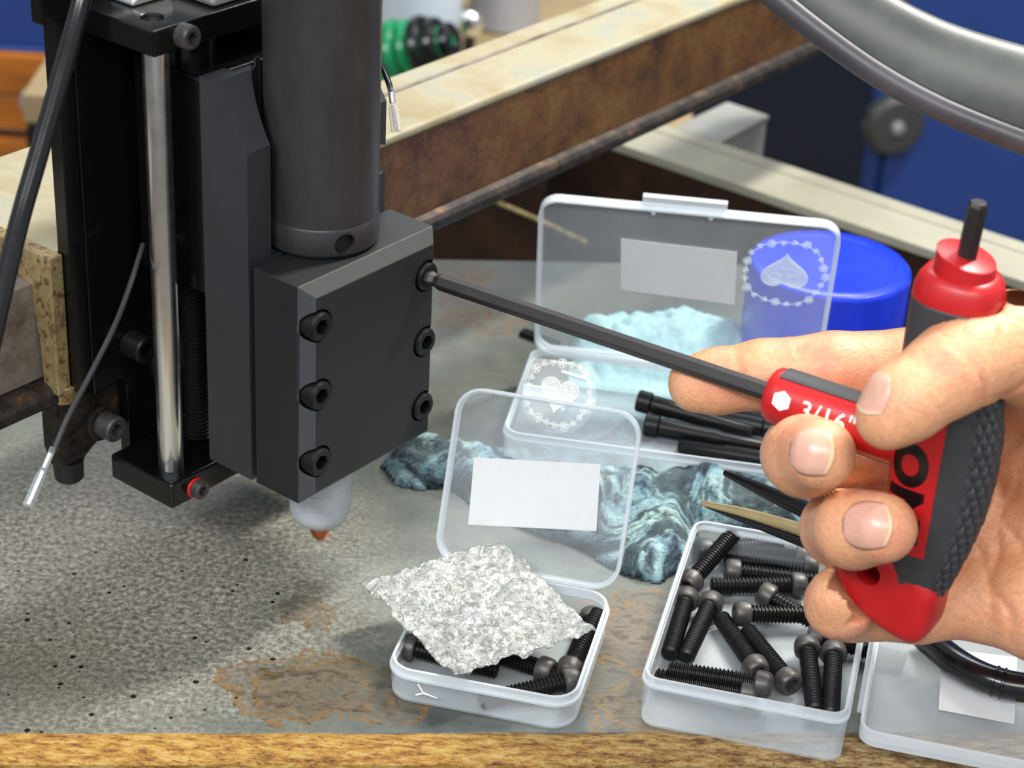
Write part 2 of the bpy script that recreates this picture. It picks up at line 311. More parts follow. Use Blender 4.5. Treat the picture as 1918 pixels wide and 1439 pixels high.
# ================================================================== structure and large pieces
TB = [onz(-700, 1437), onz(2700, 1437 - 8)]                       # front line of the table (runs almost level in view)
tdir = nrm(A(0.9962, 0.087, 0)); tnor = A(-tdir[1], tdir[0], 0)
F0 = onz(500, 1374, 0); back_d = (onz(900, 487, 0) - F0) @ tnor
def TP(a, b, c): return F0 + tdir * a + tnor * b + A(0, 0, c)
tbl = thing('steel_work_table', 'grey stained steel bench top with a yellow rusted front edge, under the machine', 'table', (0, 0, 0))
g = G(); g.box((-330, 0, -10), (252, back_d, 0), TP); part('table_plate', g, 'table', tbl, bevel=.6)
g = G(); n = 90                                                    # rolled, uneven front bar
rings = []
for i in range(n + 1):
    a = -330 + 582 * i / n; w1 = .5 * mnoise.noise((a * .05, 0, 0)); rings.append([TP(a, b + .5 * mnoise.noise((a * .11, b, 3)), c + .25 * mnoise.noise((a * .15, b * .3, 7))) for b, c in ((-.2, .1 + w1), (-1.6, .5), (-5, .3), (-9, -.6), (-11.6, -2.4), (-12.4, -5), (-12.4, -12), (-6, -14), (-.2, -14))])
g.add(*frame_loft(rings)); part('edge_bar', g, 'edge', tbl, smooth=True)
g = G(); g.box((-330, -14.5, -30), (252, -12.6, -3.5), TP); part('front_lip', g, 'iron', tbl, bevel=.4)
for i, (a, b) in enumerate(((-300, 20), (205, 20), (-300, back_d - 60), (205, back_d - 60))):
    g = G(); g.box((a, b, -898), (a + 38, b + 38, -10.2), TP); part('leg', g, 'iron', tbl, bevel=1)
g = G(); g.box((-6000, -2500, -930), (6000, 5200, -900)); o = obj('floor', g, 'floor'); tag(o, 'dark brown workshop floor', None, None, 'structure')
g = G(); g.box((-6000, 5200, -900), (6000, 5300, 2600)); o = obj('wall_back', g, 'wallm'); tag(o, 'grey workshop back wall', None, None, 'structure')
# gantry beam (runs along MU)
bt = thing('gantry_beam', 'thick brown rusty steel beam with cream dusty top, passing behind the black machine', 'steel beam', M(100, -80, 17))
g = G(); g.box((-20, -103, 57.5), (524, -62, 61.5), M); part('top_flange', g, 'cream', bt, bevel=1.6, seg=3)
g = G(); g.box((-20, -101, 21), (522, -63, 57.4), M); part('web', g, 'beamside', bt, bevel=.8)
g = G()
g.prism([(-101, 16.5), (-60, 16.5), (-58.8, 17.6), (-58.8, 20.5), (-60.5, 22.4), (-63, 23.5), (-101, 23.5)], -72, 524, lambda p, q, d: M(d, p, q)); part('bottom_flange', g, 'iron', bt, bevel=.5)
g = G(); g.prism([(-91.6, 61.4), (-89.6, 61.4), (-89.6, 61.9), (-91.6, 61.9)], -10, 522, lambda p, q, d: M(d, p, q)); part('scored_line', g, 'web', bt)
# left end casting clamped over the beam
ct = thing('end_casting', 'bronze and cream cast bracket at the left end of the beam, behind the cable', 'casting', M(-30, -70, 20))
g = G(); g.prism([(-131, 61.8), (-131, 68.6), (-60.6, 68.6), (-60.6, 61.8)], -29, 38, lambda p, q, d: M(d, p, q)); part('top_plate', g, 'cream', ct, bevel=.8)
g = G(); arc = [(-35.5 + 0, 61)] 
prof = [(-17.5, 61.5), (-17.5, 21.5), (-26, 21.5), (-26.5, 24), (-28, 45), (-29.5, 52), (-33, 56), (-40, 58), (-52, 58.5), (-52, 61.5)]
g.prism([(-57.5, 68.7), (-57.5, 20.5), (-64.4, 20.5), (-65, 36), (-66.4, 46), (-67.2, 52), (-69.4, 56.6), (-74, 58.8), (-84, 58.5), (-131, 58.5), (-131, 68.7)], -29.6, -24.4, lambda p, q, d: M(d, p, q)); part('jaw', g, 'bronze', ct, bevel=.5)
g = G(); g.box((-110, -128, 23.6), (-24.4, -66.5, 57.6), M); part('side_face', g, 'web', ct, bevel=.5)
# ================================================================== linear slide
sl = thing('linear_slide', 'tall glossy black motion slide with a chrome guide rod and dark lead screw', 'linear slide', M(20, -40, -15))
g = G(); g.box((-13.1, -54, -15.2), (74, -25, -6), M); bp = part('base_plate', g, 'anod', sl, bevel=1.0, seg=3)
g = G(); g.box((-13.8, -55, 137.6), (74.6, -24.6, 145.6), M); tp = part('top_plate', g, 'anod', sl)
g = G(); g.lathe([(3.4, -3), (3.4, 3)], M(-5.6, -34, 145.6), MW, 28); boolean(tp, [g]); bevelmod(tp, .6)
g = G(); g.lathe([(3.3, 0), (3.3, .4)], M(-5.6, -34, 142.7), MW, 24); sub('plug', g, 'castalu', tp, smooth=True).parent = tp
tp_plug = [o for o in col.objects if o.name == 'plug'][0]; tp_plug.location = (0, 0, 0)
BPP = [(-18.2, 143.5), (-29.3, 143.5), (-29.3, 152), (40, 152), (92, 152), (92, 20), (60, 20), (60, -15.2), (-4.5, -15.2), (-4.5, 16), (-6, 19.5), (-9.5, 19.5), (-17.8, 17.8), (-18.2, 30)]
g = G(); g.prism(BPP, -58.6, -54.05, lambda p, q, d: M(p, d, q)); part('back_plate', g, 'anod', sl, bevel=.35)
g = G(); g.box((-24.2, -60, 21), (-18.3, -54.6, 143.3), M); part('side_rail', g, 'anod', sl, bevel=.3)
for uu in (-5.2, 66):
    g = G(); g.lathe([(3.9, 0), (4.05, .4), (4.05, 143.4), (3.9, 143.6)], M(uu, -33.5, -6), MW, 40); part('guide_rod', g, 'chrome', sl, smooth=True)
g = G(); prof = []
for i in range(94): prof += [(4.4, i * 1.5), (4.4, i * 1.5 + .35), (3.7, i * 1.5 + .75), (3.7, i * 1.5 + 1.1)]
g.lathe(prof, M(13.2, -40, -4), MW, 24); part('lead_screw', g, 'oxide', sl, smooth=True, auto=25)
g = G(); g.lathe([(8, 0), (8.6, .6), (8.6, 79), (8, 79.6)], M(13.2, -40, 57), MW, 36); part('screw_nut_sleeve', g, 'rubberblk', sl, smooth=True)
g = G(); g.box((2, -52, 57), (58, -22, 128), M); part('bearing_block', g, 'anod', sl, bevel=1)
# carriage plate with torch groove
g = G(); g.prism([(-21, 0), (-2, 0), (-2, 111), (-14.6, 129.7), (-21, 129.7)], 0, 60.6, lambda p, q, d: M(d, p, q))
ca = part('carriage', g, 'print', sl)
c1 = G(); c1.lathe([(20.8, 0), (20.8, 90)], M(30.4, -1, 74.6), MW, 64)
c2 = G(); c2.lathe([(5.5, 0), (5.5, 40)], M(-1, -2.2, 80), MU, 28)
c3 = G(); c3.lathe([(5.0, 0), (5.0, 14)], M(58, -10, 92), MN, 28)
c4 = G(); c4.box((10, -30, 127.4), (22, -17.6, 133), M)
c5 = G(); c5.lathe([(10.6, 0), (10.6, 80)], M(30.4, -1, -1), MW, 40)
boolean(ca, [c1, c3, c4, c5]); bevelmod(ca, .35, 2)
def hexscrew(parent, name, pos, axis, r, length, mat='oxide_head', hexr=None, ring=None):
    ax = nrm(axis); hexr = hexr or r * .55; g = G()
    rf = nrm(np.cross(ax, (0.3, 0.2, 1))); g2 = G()
    prof = [(r * .93, 0), (r, r * .08), (r, length - r * .14), (r * .86, length)]
    g.lathe(prof + [(hexr * 1.02, length), (hexr * 1.02, length - r * .02)], pos, ax, 32)
    o = part(name, g, mat, parent, smooth=True, auto=40)
    c = G(); c.tube([A(*pos) + ax * (length - r * .9), A(*pos) + ax * (length + r)], hexr, 6, ref=rf); boolean(o, [c])
    return o
hexscrew(sl, 'set_screw', M(-2.7, -25.5, 141.9), MN, 3.7, 5.2)
o = hexscrew(sl, 'set_screw', M(-2.8, -25.5, -11.3), MN, 3.1, 4.0); 
g = G(); g.lathe([(3.2, 0), (3.5, .2), (3.4, .7), (3.15, .9)], M(-3.2, -25.1, -11.1), MN, 28); tag(part('thread_paint', g, 'red', sl, smooth=True), 'smear of red thread paint', None)
hexscrew(sl, 'cap_screw', M(-2.4, -54, 31), MN, 4.6, 8.2, 'oxide')
g = G(); g.box((12, -52, 145.7), (70, -27, 150.4), M); mf = part('motor_flange', g, 'castalu', sl, bevel=1.6, seg=3)
g = G(); g.lathe([(2.4, 0), (2.4, 3), (1.8, 3.4)], M(23, -28.5, 150.4), MW, 20); part('flange_bolt', g, 'chrome', sl, smooth=True)
g = G(); g.prism([(-4, 145.7), (12, 145.7), (12, 150.4), (2, 150.4), (-4, 147)], -54, -44, lambda p, q, d: M(p, d, q)); part('flange_ear', g, 'castalu', sl, bevel=.8)
# adjuster bracket under the casting
br = thing('adjuster_bracket', 'dirty iron clamp bracket with a large bolt and washer, hanging left of the slide base', 'bracket', M(-18, -58, -5))
g = G(); g.prism([(-28.5, 21), (-1, 21), (-1, 3), (-5, 1), (-9, -1), (-16, -5), (-20, -7.8), (-28.5, -8), (-30.5, 0), (-30.5, 19)], -66, -59.2, lambda p, q, d: M(p, d, q)); part('cast_body', g, 'iron', br, bevel=1)
g = G(); g.lathe([(5.2, 0), (5.6, .4), (5.6, 5.5), (5.2, 6)], M(-24, -62, 16.4), MW, 32); part('collar', g, 'bronze', br, smooth=True)
g = G(); g.lathe([(6.3, 0), (6.3, 1.4), (5.8, 1.7)], M(-12, -59.4, 3.5), MN, 36); part('washer', g, 'iron', br, smooth=True)
hexscrew(br, 'cap_screw', M(-12, -57.6, 3.5), MN, 4.4, 6.5, 'oxide_head', 2.3)
g = G(); g.lathe([(4.0, 0), (4.8, 1), (5.0, 4.5), (5.2, 8)], M(-23.5, -62.5, -14.5), MW, 32); part('foot_stud', g, 'rubberblk', br, smooth=True)
# ================================================================== torch clamp
W_, D_, H_ = 60.8, 22.08, 75.0; ch = 3.9
cb = thing('torch_clamp_block', 'square matte black clamp block with six socket screws around the torch', 'clamp', M(30, 10, 0))
hull = [M(0, 0, 0), M(W_, 0, 0), M(W_, 0, H_), M(0, 0, H_), M(0, D_ - ch, 0), M(W_, D_ - ch, 0), M(W_, D_ - ch, H_), M(0, D_ - ch, H_), M(ch, D_, ch), M(W_ - ch, D_, ch), M(W_ - ch, D_, H_ - ch), M(ch, D_, H_ - ch)]
g = G(); g.add(hull, [(0, 1, 2, 3), (0, 4, 5, 1), (1, 5, 6, 2), (2, 6, 7, 3), (3, 7, 4, 0), (4, 8, 9, 5), (5, 9, 10, 6), (6, 10, 11, 7), (7, 11, 8, 4), (8, 11, 10, 9)])
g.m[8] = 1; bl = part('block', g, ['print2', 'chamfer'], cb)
cuts = []
SCR = [(5.3, w) for w in (61.6, 38.1, 14.6)] + [(53.9, w) for w in (61.2, 37.9, 14.2)]
for uu, ww in SCR:
    c = G(); c.lathe([(5.3, 0), (5.3, 8)], M(uu, D_ - 4.4, ww), MN, 40); cuts.append(c)
c = G(); c.lathe([(10.6, 0), (10.6, 80)], M(30.4, -1, -1), MW, 40); cuts.append(c)
boolean(bl, cuts); bevelmod(bl, .22, 2, 30)
for uu, ww in SCR:
    hexscrew(cb, 'cap_screw', M(uu, D_ - 4.3, ww), MN, 4.6, 5.4, 'oxide', 2.6)
# torch
TO = thing('cutting_torch', 'thick round dark grey torch barrel ending in a white shield cap and copper tip', 'torch', M(30.4, -1, -36))
def TL(prof, name, mat, seg=72, **k):
    g = G(); g.lathe(prof, M(30.4, -1, 0), MW, seg); return part(name, g, mat, TO, smooth=True, **k)
TL([(17.2, 83.2), (17.5, 83.6), (17.5, 188), (17.2, 188.4)], 'barrel', 'torch')
co_ = TL([(16.4, 75.2), (17.6, 76.2), (17.9, 77), (17.9, 84.2), (17.5, 84.9), (17.2, 84.9), (17.2, 82.6), (16, 82.6)], 'collar', 'torch')
ca_ = math.radians(-52); ca2 = math.radians(-152)
dirs = [A(*(math.cos(a) * MU + math.sin(a) * -MN)) for a in (ca_, ca2)]
cs = []
for a in (113, 233, -7):
    d = math.cos(math.radians(a)) * MU + math.sin(math.radians(a)) * MN; c = G(); c.lathe([(3.4, 0), (3.4, 6)], M(30.4, -1, 80) + d * 15, d, 28); cs.append(c)
boolean(co_, cs)
g = G(); g.lathe([(15.6, 0), (15.6, 7)], M(30.4, -1, 75.6), MW, 40); part('collar_core', g, 'darkhole', TO)
TL([(10.4, -6.5), (10.4, 75)], 'torch_neck', 'rubberblk')
TL([(4.4, -29.4), (6.6, -29), (8.4, -27.6), (9.6, -25.6), (10.1, -24), (10.3, -20.6), (9.9, -20.4), (9.9, -20), (10.4, -19.7), (10.5, -14), (10.15, -13.8), (10.15, -13.4), (10.6, -13.1), (10.6, -6), (10.2, -5.4)], 'shield_cap', 'ceramic', auto=30)
TL([(.8, -36.6), (1.6, -36.2), (2.8, -34.6), (3.6, -32.4), (3.8, -30), (3.9, -27), (4, -26)], 'tip', 'copper', auto=50)
# ================================================================== background
MT['darkrust'] = beam_mat('dark_rusty_steel', None, (srgb(30, 20, 14), srgb(52, 33, 20), srgb(78, 50, 28)))
def pframe(P, *ax): return lambda a, b, c: A(*P) + ax[0] * a + ax[1] * b + ax[2] * c
RP = A(58, 948, 0); RS = A(-MN[1] * 0 + .604, .797, 0)              # across the rail
rail = thing('frame_rail', 'long flat grey green frame rail with a rusty brown side, behind the blue jar', 'rail', RP)
rf = lambda s, c, z: RP + MN * s + RS * c + A(0, 0, z)
g = G(); g.box((-60, 0, -5), (235, 39, 0), rf); part('rail_top', g, 'railgrey', rail, bevel=.8)
g = G(); g.box((-60, 3, -120), (235, 8, -5), rf); part('rail_side', g, 'darkrust', rail, bevel=.5)
g = G(); g.box((-60, 27, 0), (235, 28, .5), rf); part('seam_ridge', g, 'railgrey', rail)
g = G(); g.box((-60, -4, -128), (235, 8, -120), rf); part('rail_foot', g, 'iron', rail)
for s in (-50, 190):
    g = G(); g.box((s, 4, -898), (s + 40, 36, -128), rf); part('rail_leg', g, 'iron', rail)
gb = thing('grey_tube_stub', 'short square grey tube end standing behind the frame rail by the navy cabinet side', 'steel tube', (110, 965, -60))
TPs = [onz(1262, 238, -2), onz(1350, 266, -2), onz(1441, 216, -2), onz(1362, 190, -2)]
g = G(); g.add([p + A(0, 0, -3) for p in TPs] + TPs, [(0, 1, 2, 3), (4, 5, 6, 7), (0, 1, 5, 4), (1, 2, 6, 5), (2, 3, 7, 6), (3, 0, 4, 7)]); part('cap_plate', g, 'greybox', gb, bevel=.6)
cc = sum(TPs) / 4; BT = [cc + (p - cc) * .96 for p in TPs]
g = G(); g.add([A(p[0], p[1], -898) for p in BT] + [A(p[0], p[1], -6.2) for p in BT], [(0, 1, 2, 3), (4, 5, 6, 7), (0, 1, 5, 4), (1, 2, 6, 5), (2, 3, 7, 6), (3, 0, 4, 7)]); part('tube_body', g, 'greybox', gb, bevel=.6)
# blue cabinet
cba = math.radians(17); cx_ = A(math.cos(cba), math.sin(cba), 0); cy_ = A(-math.sin(cba), math.cos(cba), 0)
CO = at(1612, 330, 2000); CO = A(CO[0], CO[1], -900)
cbn = thing('blue_steel_cabinet', 'large blue steel cabinet with a round dark knob, behind the bench on the right', 'cabinet', CO)
cf = pframe(CO, cx_, cy_, MW)
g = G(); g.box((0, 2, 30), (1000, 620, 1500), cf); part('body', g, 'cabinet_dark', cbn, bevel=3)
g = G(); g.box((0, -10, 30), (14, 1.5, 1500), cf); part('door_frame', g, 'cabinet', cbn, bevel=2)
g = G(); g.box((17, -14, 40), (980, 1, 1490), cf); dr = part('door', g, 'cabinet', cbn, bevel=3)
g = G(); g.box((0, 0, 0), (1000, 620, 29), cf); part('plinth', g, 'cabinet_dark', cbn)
kp = at(1665, 226, 1960); kr = CO + cx_ * ((kp - CO) @ cx_) + MW * (kp[2] + 900) - cy_ * 14.5
g = G(); pr = [(20, 0), (26, 4), (30, 7), (30, 16), (26, 20), (9, 21)]; g.lathe(pr, kr, -cy_, 40)
for k in range(12):
    a = k * math.pi / 6; c = kr - cy_ * 7 + cx_ * 29 * math.cos(a) + MW * 29 * math.sin(a); g.lathe([(3.2, 0), (3.2, 8)], c, -cy_, 10)
kn = part('knob', g, 'knob', cbn, smooth=True)
g = G(); g.lathe([(7, 0), (6, 2.5), (2, 4)], kr - cy_ * 21, -cy_, 20); sub('screw_cap', g, 'castalu', cbn, smooth=True)
# beam end stop seen top right
# rear bench with green machine and jugs
rb = thing('rear_bench', 'tan topped bench far behind the beam carrying the green coil machine', 'bench', (-150, 1400, -900))
g = G(); g.box((-330, 1240, -124), (110, 1900, -104)); part('bench_top', g, simple('tan_bench_top', srgb(140, 122, 88), .6, 0, .15, .01), rb, bevel=1)
for x, y in ((-320, 1250), (70, 1250), (-320, 1850), (70, 1850)):
    g = G(); g.box((x, y, -900), (x + 30, y + 30, -124)); part('leg', g, 'iron', rb)
gm = thing('green_hose_reel', 'small glossy green machine wound with black rings, behind the round torch barrel', 'machine', (-85, 1340, -104))
def tor(c, ax, R, r, n=28, m=10):
    g = G(); ax = nrm(ax); N = nrm(np.cross(ax, (0, .3, 1))); B = np.cross(ax, N)
    vs = [A(*c) + (R + r * math.cos(q)) * (math.cos(p) * N + math.sin(p) * B) + r * math.sin(q) * ax for p in (2 * math.pi * i / n for i in range(n)) for q in (2 * math.pi * j / m for j in range(m))]
    g.add(vs, [(i * m + j, ((i + 1) % n) * m + j, ((i + 1) % n) * m + (j + 1) % m, i * m + (j + 1) % m) for i in range(n) for j in range(m)]); return g
ax = A(.9, -.3, .35); c0_ = at(738, 98, 1350)
for k, (mname, nm, R) in enumerate((('green', 'green_ring', 22), ('green', 'green_ring', 22), ('green', 'green_ring', 20), ('rubberblk', 'black_ring', 21), ('rubberblk', 'black_ring', 18), ('rubberblk', 'black_ring', 13))):
    part(nm, tor(c0_ + nrm(ax) * (k * 9.5 - 6), ax, R - 5, 5), mname, gm, smooth=True)
g = G(); g.lathe([(15, -14), (15, 30), (8, 44)], c0_, ax, 32); part('core', g, 'green', gm, smooth=True)
bb = c0_ + A(5, 0, 0); g = G(); g.box((bb[0] - 26, bb[1] - 22, -104), (bb[0] + 22, bb[1] + 26, bb[2] - 9)); part('base', g, 'green', gm, bevel=4, seg=3)
def jug(name, label, px0, px1, py, dep, mat, hgt):
    p = onz((px0 + px1) / 2, py, -104) + A(0, 25, 0); r = (px1 - px0) / 2 * 1430 / F_PX; o = thing(name, label, 'jug', (p[0], p[1], -104))
    g = G(); g.lathe([(r * .93, 0), (r, r * .08), (r, hgt * .8), (r * .9, hgt * .86), (r * .4, hgt * .95), (r * .38, hgt)], (p[0], p[1], -103.9), MW, 40); part('body', g, mat, o, smooth=True)
    g = G(); g.lathe([(r * .42, 0), (r * .42, r * .3)], (p[0], p[1], -103.9 + hgt), MW, 28); part('cap', g, 'white', o, smooth=True); return o
jug('plastic_jug', 'pale blue white plastic jug behind the green machine', 700, 858, 112, 1620, 'jug', 150)
jug('plastic_jug', 'grey plastic jug right of the pale blue one', 872, 1010, 66, 1600, simple('grey_plastic', srgb(150, 148, 152), .4, 0, .2, .01), 150)
g = G(); p = at(880, 45, 1385); g.lathe([(3, 0), (8, 3), (9.5, 9), (8, 15), (3, 18)], (p[0], p[1], p[2] - 9), MW, 24)
kb = obj('metal_ball_knob', g, 'chrome', smooth=True, org=(p[0], p[1], p[2] - 9)); tag(kb, 'small shiny round knob in front of the grey jug', 'knob')
g = G(); g.tube([(p[0], p[1], -104), (p[0], p[1], p[2] - 8)], 4, 12); 
kb2 = sub('stem', g, 'iron', kb); 
# far left: orange shelf with a blue bin and clamp
os_ = at(-60, 40, 1500); osb = thing('orange_wood_rack', 'orange brown wooden rack in the far left corner', 'rack', (os_[0], os_[1], -900))
for k in range(9):
    z0 = os_[2] - 20 - k * 34; g = G(); g.box((os_[0] - 150, os_[1] - 10 + 3 * (k % 2), z0 - 32.5), (os_[0] + 118, os_[1] + 60, z0)); part('board', g, 'orange', osb, bevel=1.5)
for xx in (os_[0] - 145, os_[0] + 100):
    g = G(); g.box((xx, os_[1] - 5, -900), (xx + 16, os_[1] + 50, os_[2] - 326.5)); part('post', g, 'orange', osb)
g = G(); zb = os_[2] - 19.5; g.box((os_[0] - 120, os_[1] - 6, zb), (os_[0] + 88, os_[1] + 50, zb + 3)); g.box((os_[0] - 116, os_[1], zb + 3), (os_[0] + 84, os_[1] + 44, zb + 70)); tag(obj('blue_bin', g, 'cabinet', org=(os_[0], os_[1], zb), bevel=1.5), 'dark blue bin on top of the orange rack', 'bin')
cp_ = at(62, 200, 1420); cl = thing('spring_clamp', 'white round topped black clamp in front of the orange rack', 'clamp', (cp_[0], cp_[1], -900))
g = G(); g.lathe([(4, -2), (9, 0), (9.5, 6), (7, 11), (2, 12)], cp_, MW, 24); part('cap', g, 'castalu', cl, smooth=True)
g = G(); g.tube([A(cp_[0], cp_[1], -900), cp_ + A(2, 0, -20), cp_ + A(0, 0, -2)], [9, 8, 4], 16); g.tube([cp_ + A(-90, 10, -24), cp_ + A(0, 0, -20)], 2, 8); part('stand', g, 'rubberblk', cl, smooth=True)
g = G(); g.tube([at(930, 378, 1010), at(1015, 415, 1000), at(1100, 455, 990)], 1.3, 8)
o = obj('thin_rod', g, 'bronze', smooth=True, org=at(930, 378, 1010)); tag(o, 'thin rusty rod in the gap behind the back edge of the bench', 'rod')
g = G(); g.box((-110, 930, -260), (12, 942, 12)); o = obj('shade_gap_backdrop', g, 'darkrust', bevel=1, org=(0, 800, -300)); tag(o, 'dark brown crossbar added for the shaded gap behind the bench back edge', 'backdrop')  # dark sheet added to stand in for shade behind the bench
# ================================================================== blue jar
jr = thing('blue_jar_lid', 'round glossy blue plastic tub, seen half through the upright clear lid', 'tub', (123, 728, 0))
g = G(); g.lathe([(31, 0), (32.2, .8), (32.2, 44.5), (31.9, 45.9), (31, 47), (29.8, 47.5), (26, 47.5), (25.6, 47.2), (.5, 47.2)], (123, 728, 0), MW, 96); part('tub_body', g, 'bluecap', jr, smooth=True, auto=24)
if 0: g = G(); g.lathe([(32.6, 38.5), (32.9, 39), (32.9, 40), (32.5, 40.4)], (123, 728, 0), MW, 96); part('rim_band', g, 'bluecap', jr, smooth=True)
# ================================================================== shop rag (height field draped on the bench)
def sstep(a, b, x): t_ = max(0, min(1, (x - a) / (b - a))); return t_ * t_ * (3 - 2 * t_)
def inpoly_d(x, y, P):
    d = 1e9; ins = False
    for i in range(len(P)):
        (x1, y1), (x2, y2) = P[i], P[(i + 1) % len(P)]
        if (y1 > y) != (y2 > y) and x < (x2 - x1) * (y - y1) / (y2 - y1) + x1: ins = not ins
        t_ = max(0, min(1, ((x - x1) * (x2 - x1) + (y - y1) * (y2 - y1)) / ((x2 - x1) ** 2 + (y2 - y1) ** 2))); d = min(d, math.hypot(x - x1 - t_ * (x2 - x1), y - y1 - t_ * (y2 - y1)))
    return d if ins else -d
RG = [(-47, 632), (-40, 619), (-22, 618), (0, 600), (26, 584), (40, 571), (54, 566), (66, 580), (68, 604), (104, 600), (112, 618), (100, 650), (112, 690), (110, 740), (84, 757), (40, 758), (24, 745), (22, 712), (18, 668), (-8, 646), (-38, 643)]
step = 1.15; nx, ny = int(172 / step), int(206 / step); idx = {}; vs = []; fs = []
for j in range(ny):
    for i in range(nx):
        x, y = -54 + i * step, 560 + j * step; d = inpoly_d(x, y, RG) + 2.2 * mnoise.noise((x * .09, y * .09, 4))
        if d < -.2: continue
        e = sstep(0, 7, d); e = e ** .6
        h = 5.5
        h += 12 * math.exp(-((x + 25) / 22) ** 2 - ((y - 631) / 8) ** 2) + 13 * math.exp(-((x - 30) / 40) ** 2 - ((y - 612) / 15) ** 2) + 9 * math.exp(-((x - 85) / 26) ** 2 - ((y - 622) / 11) ** 2)
        h += 15 * math.exp(-((x - 76) / 28) ** 2 - ((y - 733) / 15) ** 2) + 11 * math.exp(-((x - 38) / 16) ** 2 - ((y - 728) / 12) ** 2)
        um = sstep(625, 641, y) * (1 - sstep(702, 712, y)) * sstep(-10, 2, x); h = h * (1 - um) + .5 * um
        fold = abs(mnoise.noise((x * .05, y * .065, 1.3))) * 9 + abs(mnoise.noise((x * .13 + 5, y * .10, 7))) * 4 + mnoise.noise((x * .35, y * .3, 2)) * .9
        h = max(.25, e * (h * .62 + fold * (1 - um * .97) * .9))
        idx[i, j] = len(vs); vs.append((x, y, h if d > .8 else .25))
for (i, j), a in idx.items():
    q = [(i, j), (i + 1, j), (i + 1, j + 1), (i, j + 1)]
    if all(k in idx for k in q): fs.append([idx[k] for k in q])
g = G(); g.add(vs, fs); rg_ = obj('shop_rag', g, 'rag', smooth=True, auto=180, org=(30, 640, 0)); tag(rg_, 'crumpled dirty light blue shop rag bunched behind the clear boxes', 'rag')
sm = rg_.modifiers.new('thickness', 'SOLIDIFY'); sm.thickness = .0004; sm.offset = 1
# ================================================================== clear boxes
def ring(g, W, L, r, t_, z0, z1, fn, n=6, out0=0.0, out1=0.0):
    O0, O1 = rrect(W + out0 * 2, L + out0 * 2, r + out0, n), rrect(W + out1 * 2, L + out1 * 2, r + out1, n)
    I0, I1 = rrect(W - 2 * t_ + out0 * 2, L - 2 * t_ + out0 * 2, max(.3, r - t_ + out0), n), rrect(W - 2 * t_ + out1 * 2, L - 2 * t_ + out1 * 2, max(.3, r - t_ + out1), n); N = len(O0)
    vs = [fn(a, b, z0) for a, b in O0] + [fn(a, b, z1) for a, b in O1] + [fn(a, b, z1) for a, b in I1] + [fn(a, b, z0) for a, b in I0]
    fs = [(k * N + i, k * N + (i + 1) % N, ((k + 1) % 4) * N + (i + 1) % N, ((k + 1) % 4) * N + i) for k in range(4) for i in range(N)]
    return g.add(vs, fs)
def plate(g, W, L, r, z0, z1, fn, n=6): return g.prism(rrect(W, L, r, n), z0, z1, fn)
def make_box(name, label, FL, yaw, W, L, h, r, lid):
    e = A(math.cos(yaw), math.sin(yaw), 0); b = A(-math.sin(yaw), math.cos(yaw), 0); ctr = A(FL[0], FL[1], 0) + e * W / 2 + b * L / 2 + A(0, 0, FL[2] if len(FL) > 2 else 0)
    fn = pframe(ctr, e, b, MW); o = thing(name, label, 'plastic box', ctr)
    g = G(); plate(g, W - 1.6, L - 1.6, r, .3, 1.3, fn); part('tray_floor', g, 'clear', o)
    g = G(); ring(g, W - 1.6, L - 1.6, r, 1.0, .9, h - 2.6, fn, out1=.5); part('tray_wall', g, 'clear_wall', o, smooth=True)
    g = G(); ring(g, W, L, r + .6, 2.0, h - 3.2, h - 2.4, fn); ring(g, W - 1.6, L - 1.6, r, .9, h - 2.4, h, fn); part('tray_rim', g, 'clear_rim', o, smooth=True)
    P, ea, ga, LW, LL, lh, lm_ = lid          # hinge corner, along hinge, away from hinge, sizes, depth, inside direction
    na = nrm(np.cross(ea, ga)) * lm_; lc = P + ea * LW / 2 + ga * LL / 2; lf = pframe(lc, ea, ga, na)
    g = G(); plate(g, LW - 1.2, LL - 1.2, r, 0, .9, lf); ld = part('lid', g, 'clear', o)
    g = G(); ring(g, LW, LL, r + .6, 1.5, -.3, 1.3, lf); ring(g, LW, LL, r + .6, .9, 1.3, lh, lf, out1=.1); sub('lid_rim', g, 'clear_rim', ld, smooth=True).location = (0, 0, 0)
    g = G(); g.box((-LW * .16, LL / 2 - .2, .2), (LW * .12, LL / 2 + 3.6, 1.4), lf); g.box((-LW * .16, LL / 2 + 2.6, -1.2), (LW * .12, LL / 2 + 3.6, .2), lf)
    for q in (-LW * .12, LW * .07): g.lathe([(.9, 0), (.9, 1.8)], lf(q, LL / 2 - 2.6, 1.0), na, 12)
    sub('latch_tab', g, 'clear_rim', ld, bevel=.3)
    g = G(); g.box((-LW * .34, -LL / 2 - 1.6, .1), (LW * .34, -LL / 2 + .6, .7), lf); sub('hinge_strip', g, 'clear_rim', ld)
    return o, ld, lf, lc, (ea, ga, na), fn
def sub(name, g, mat, parent, **k):
    o = obj(name, g, mat, parent, **k); return o
def onpl(px, py, P, n_):
    d = ray(px, py); return CP + d * (((P - CP) @ n_) / (d @ n_))
def paper(ld, fr, lc, pxs, off):
    ea, ga, na = fr; ps = [onpl(x, y, lc + na * off, na) for x, y in pxs]; g = G(); g.add(ps + [p + na * (.14 if off > 0 else -.14) for p in ps], [(0, 1, 2, 3), (4, 5, 6, 7), (0, 1, 5, 4), (1, 2, 6, 5), (2, 3, 7, 6), (3, 0, 4, 7)])
    return sub('paper_label', g, 'paper', ld)
def dirv(y): return A(math.cos(y), math.sin(y), 0), A(-math.sin(y), math.cos(y), 0)
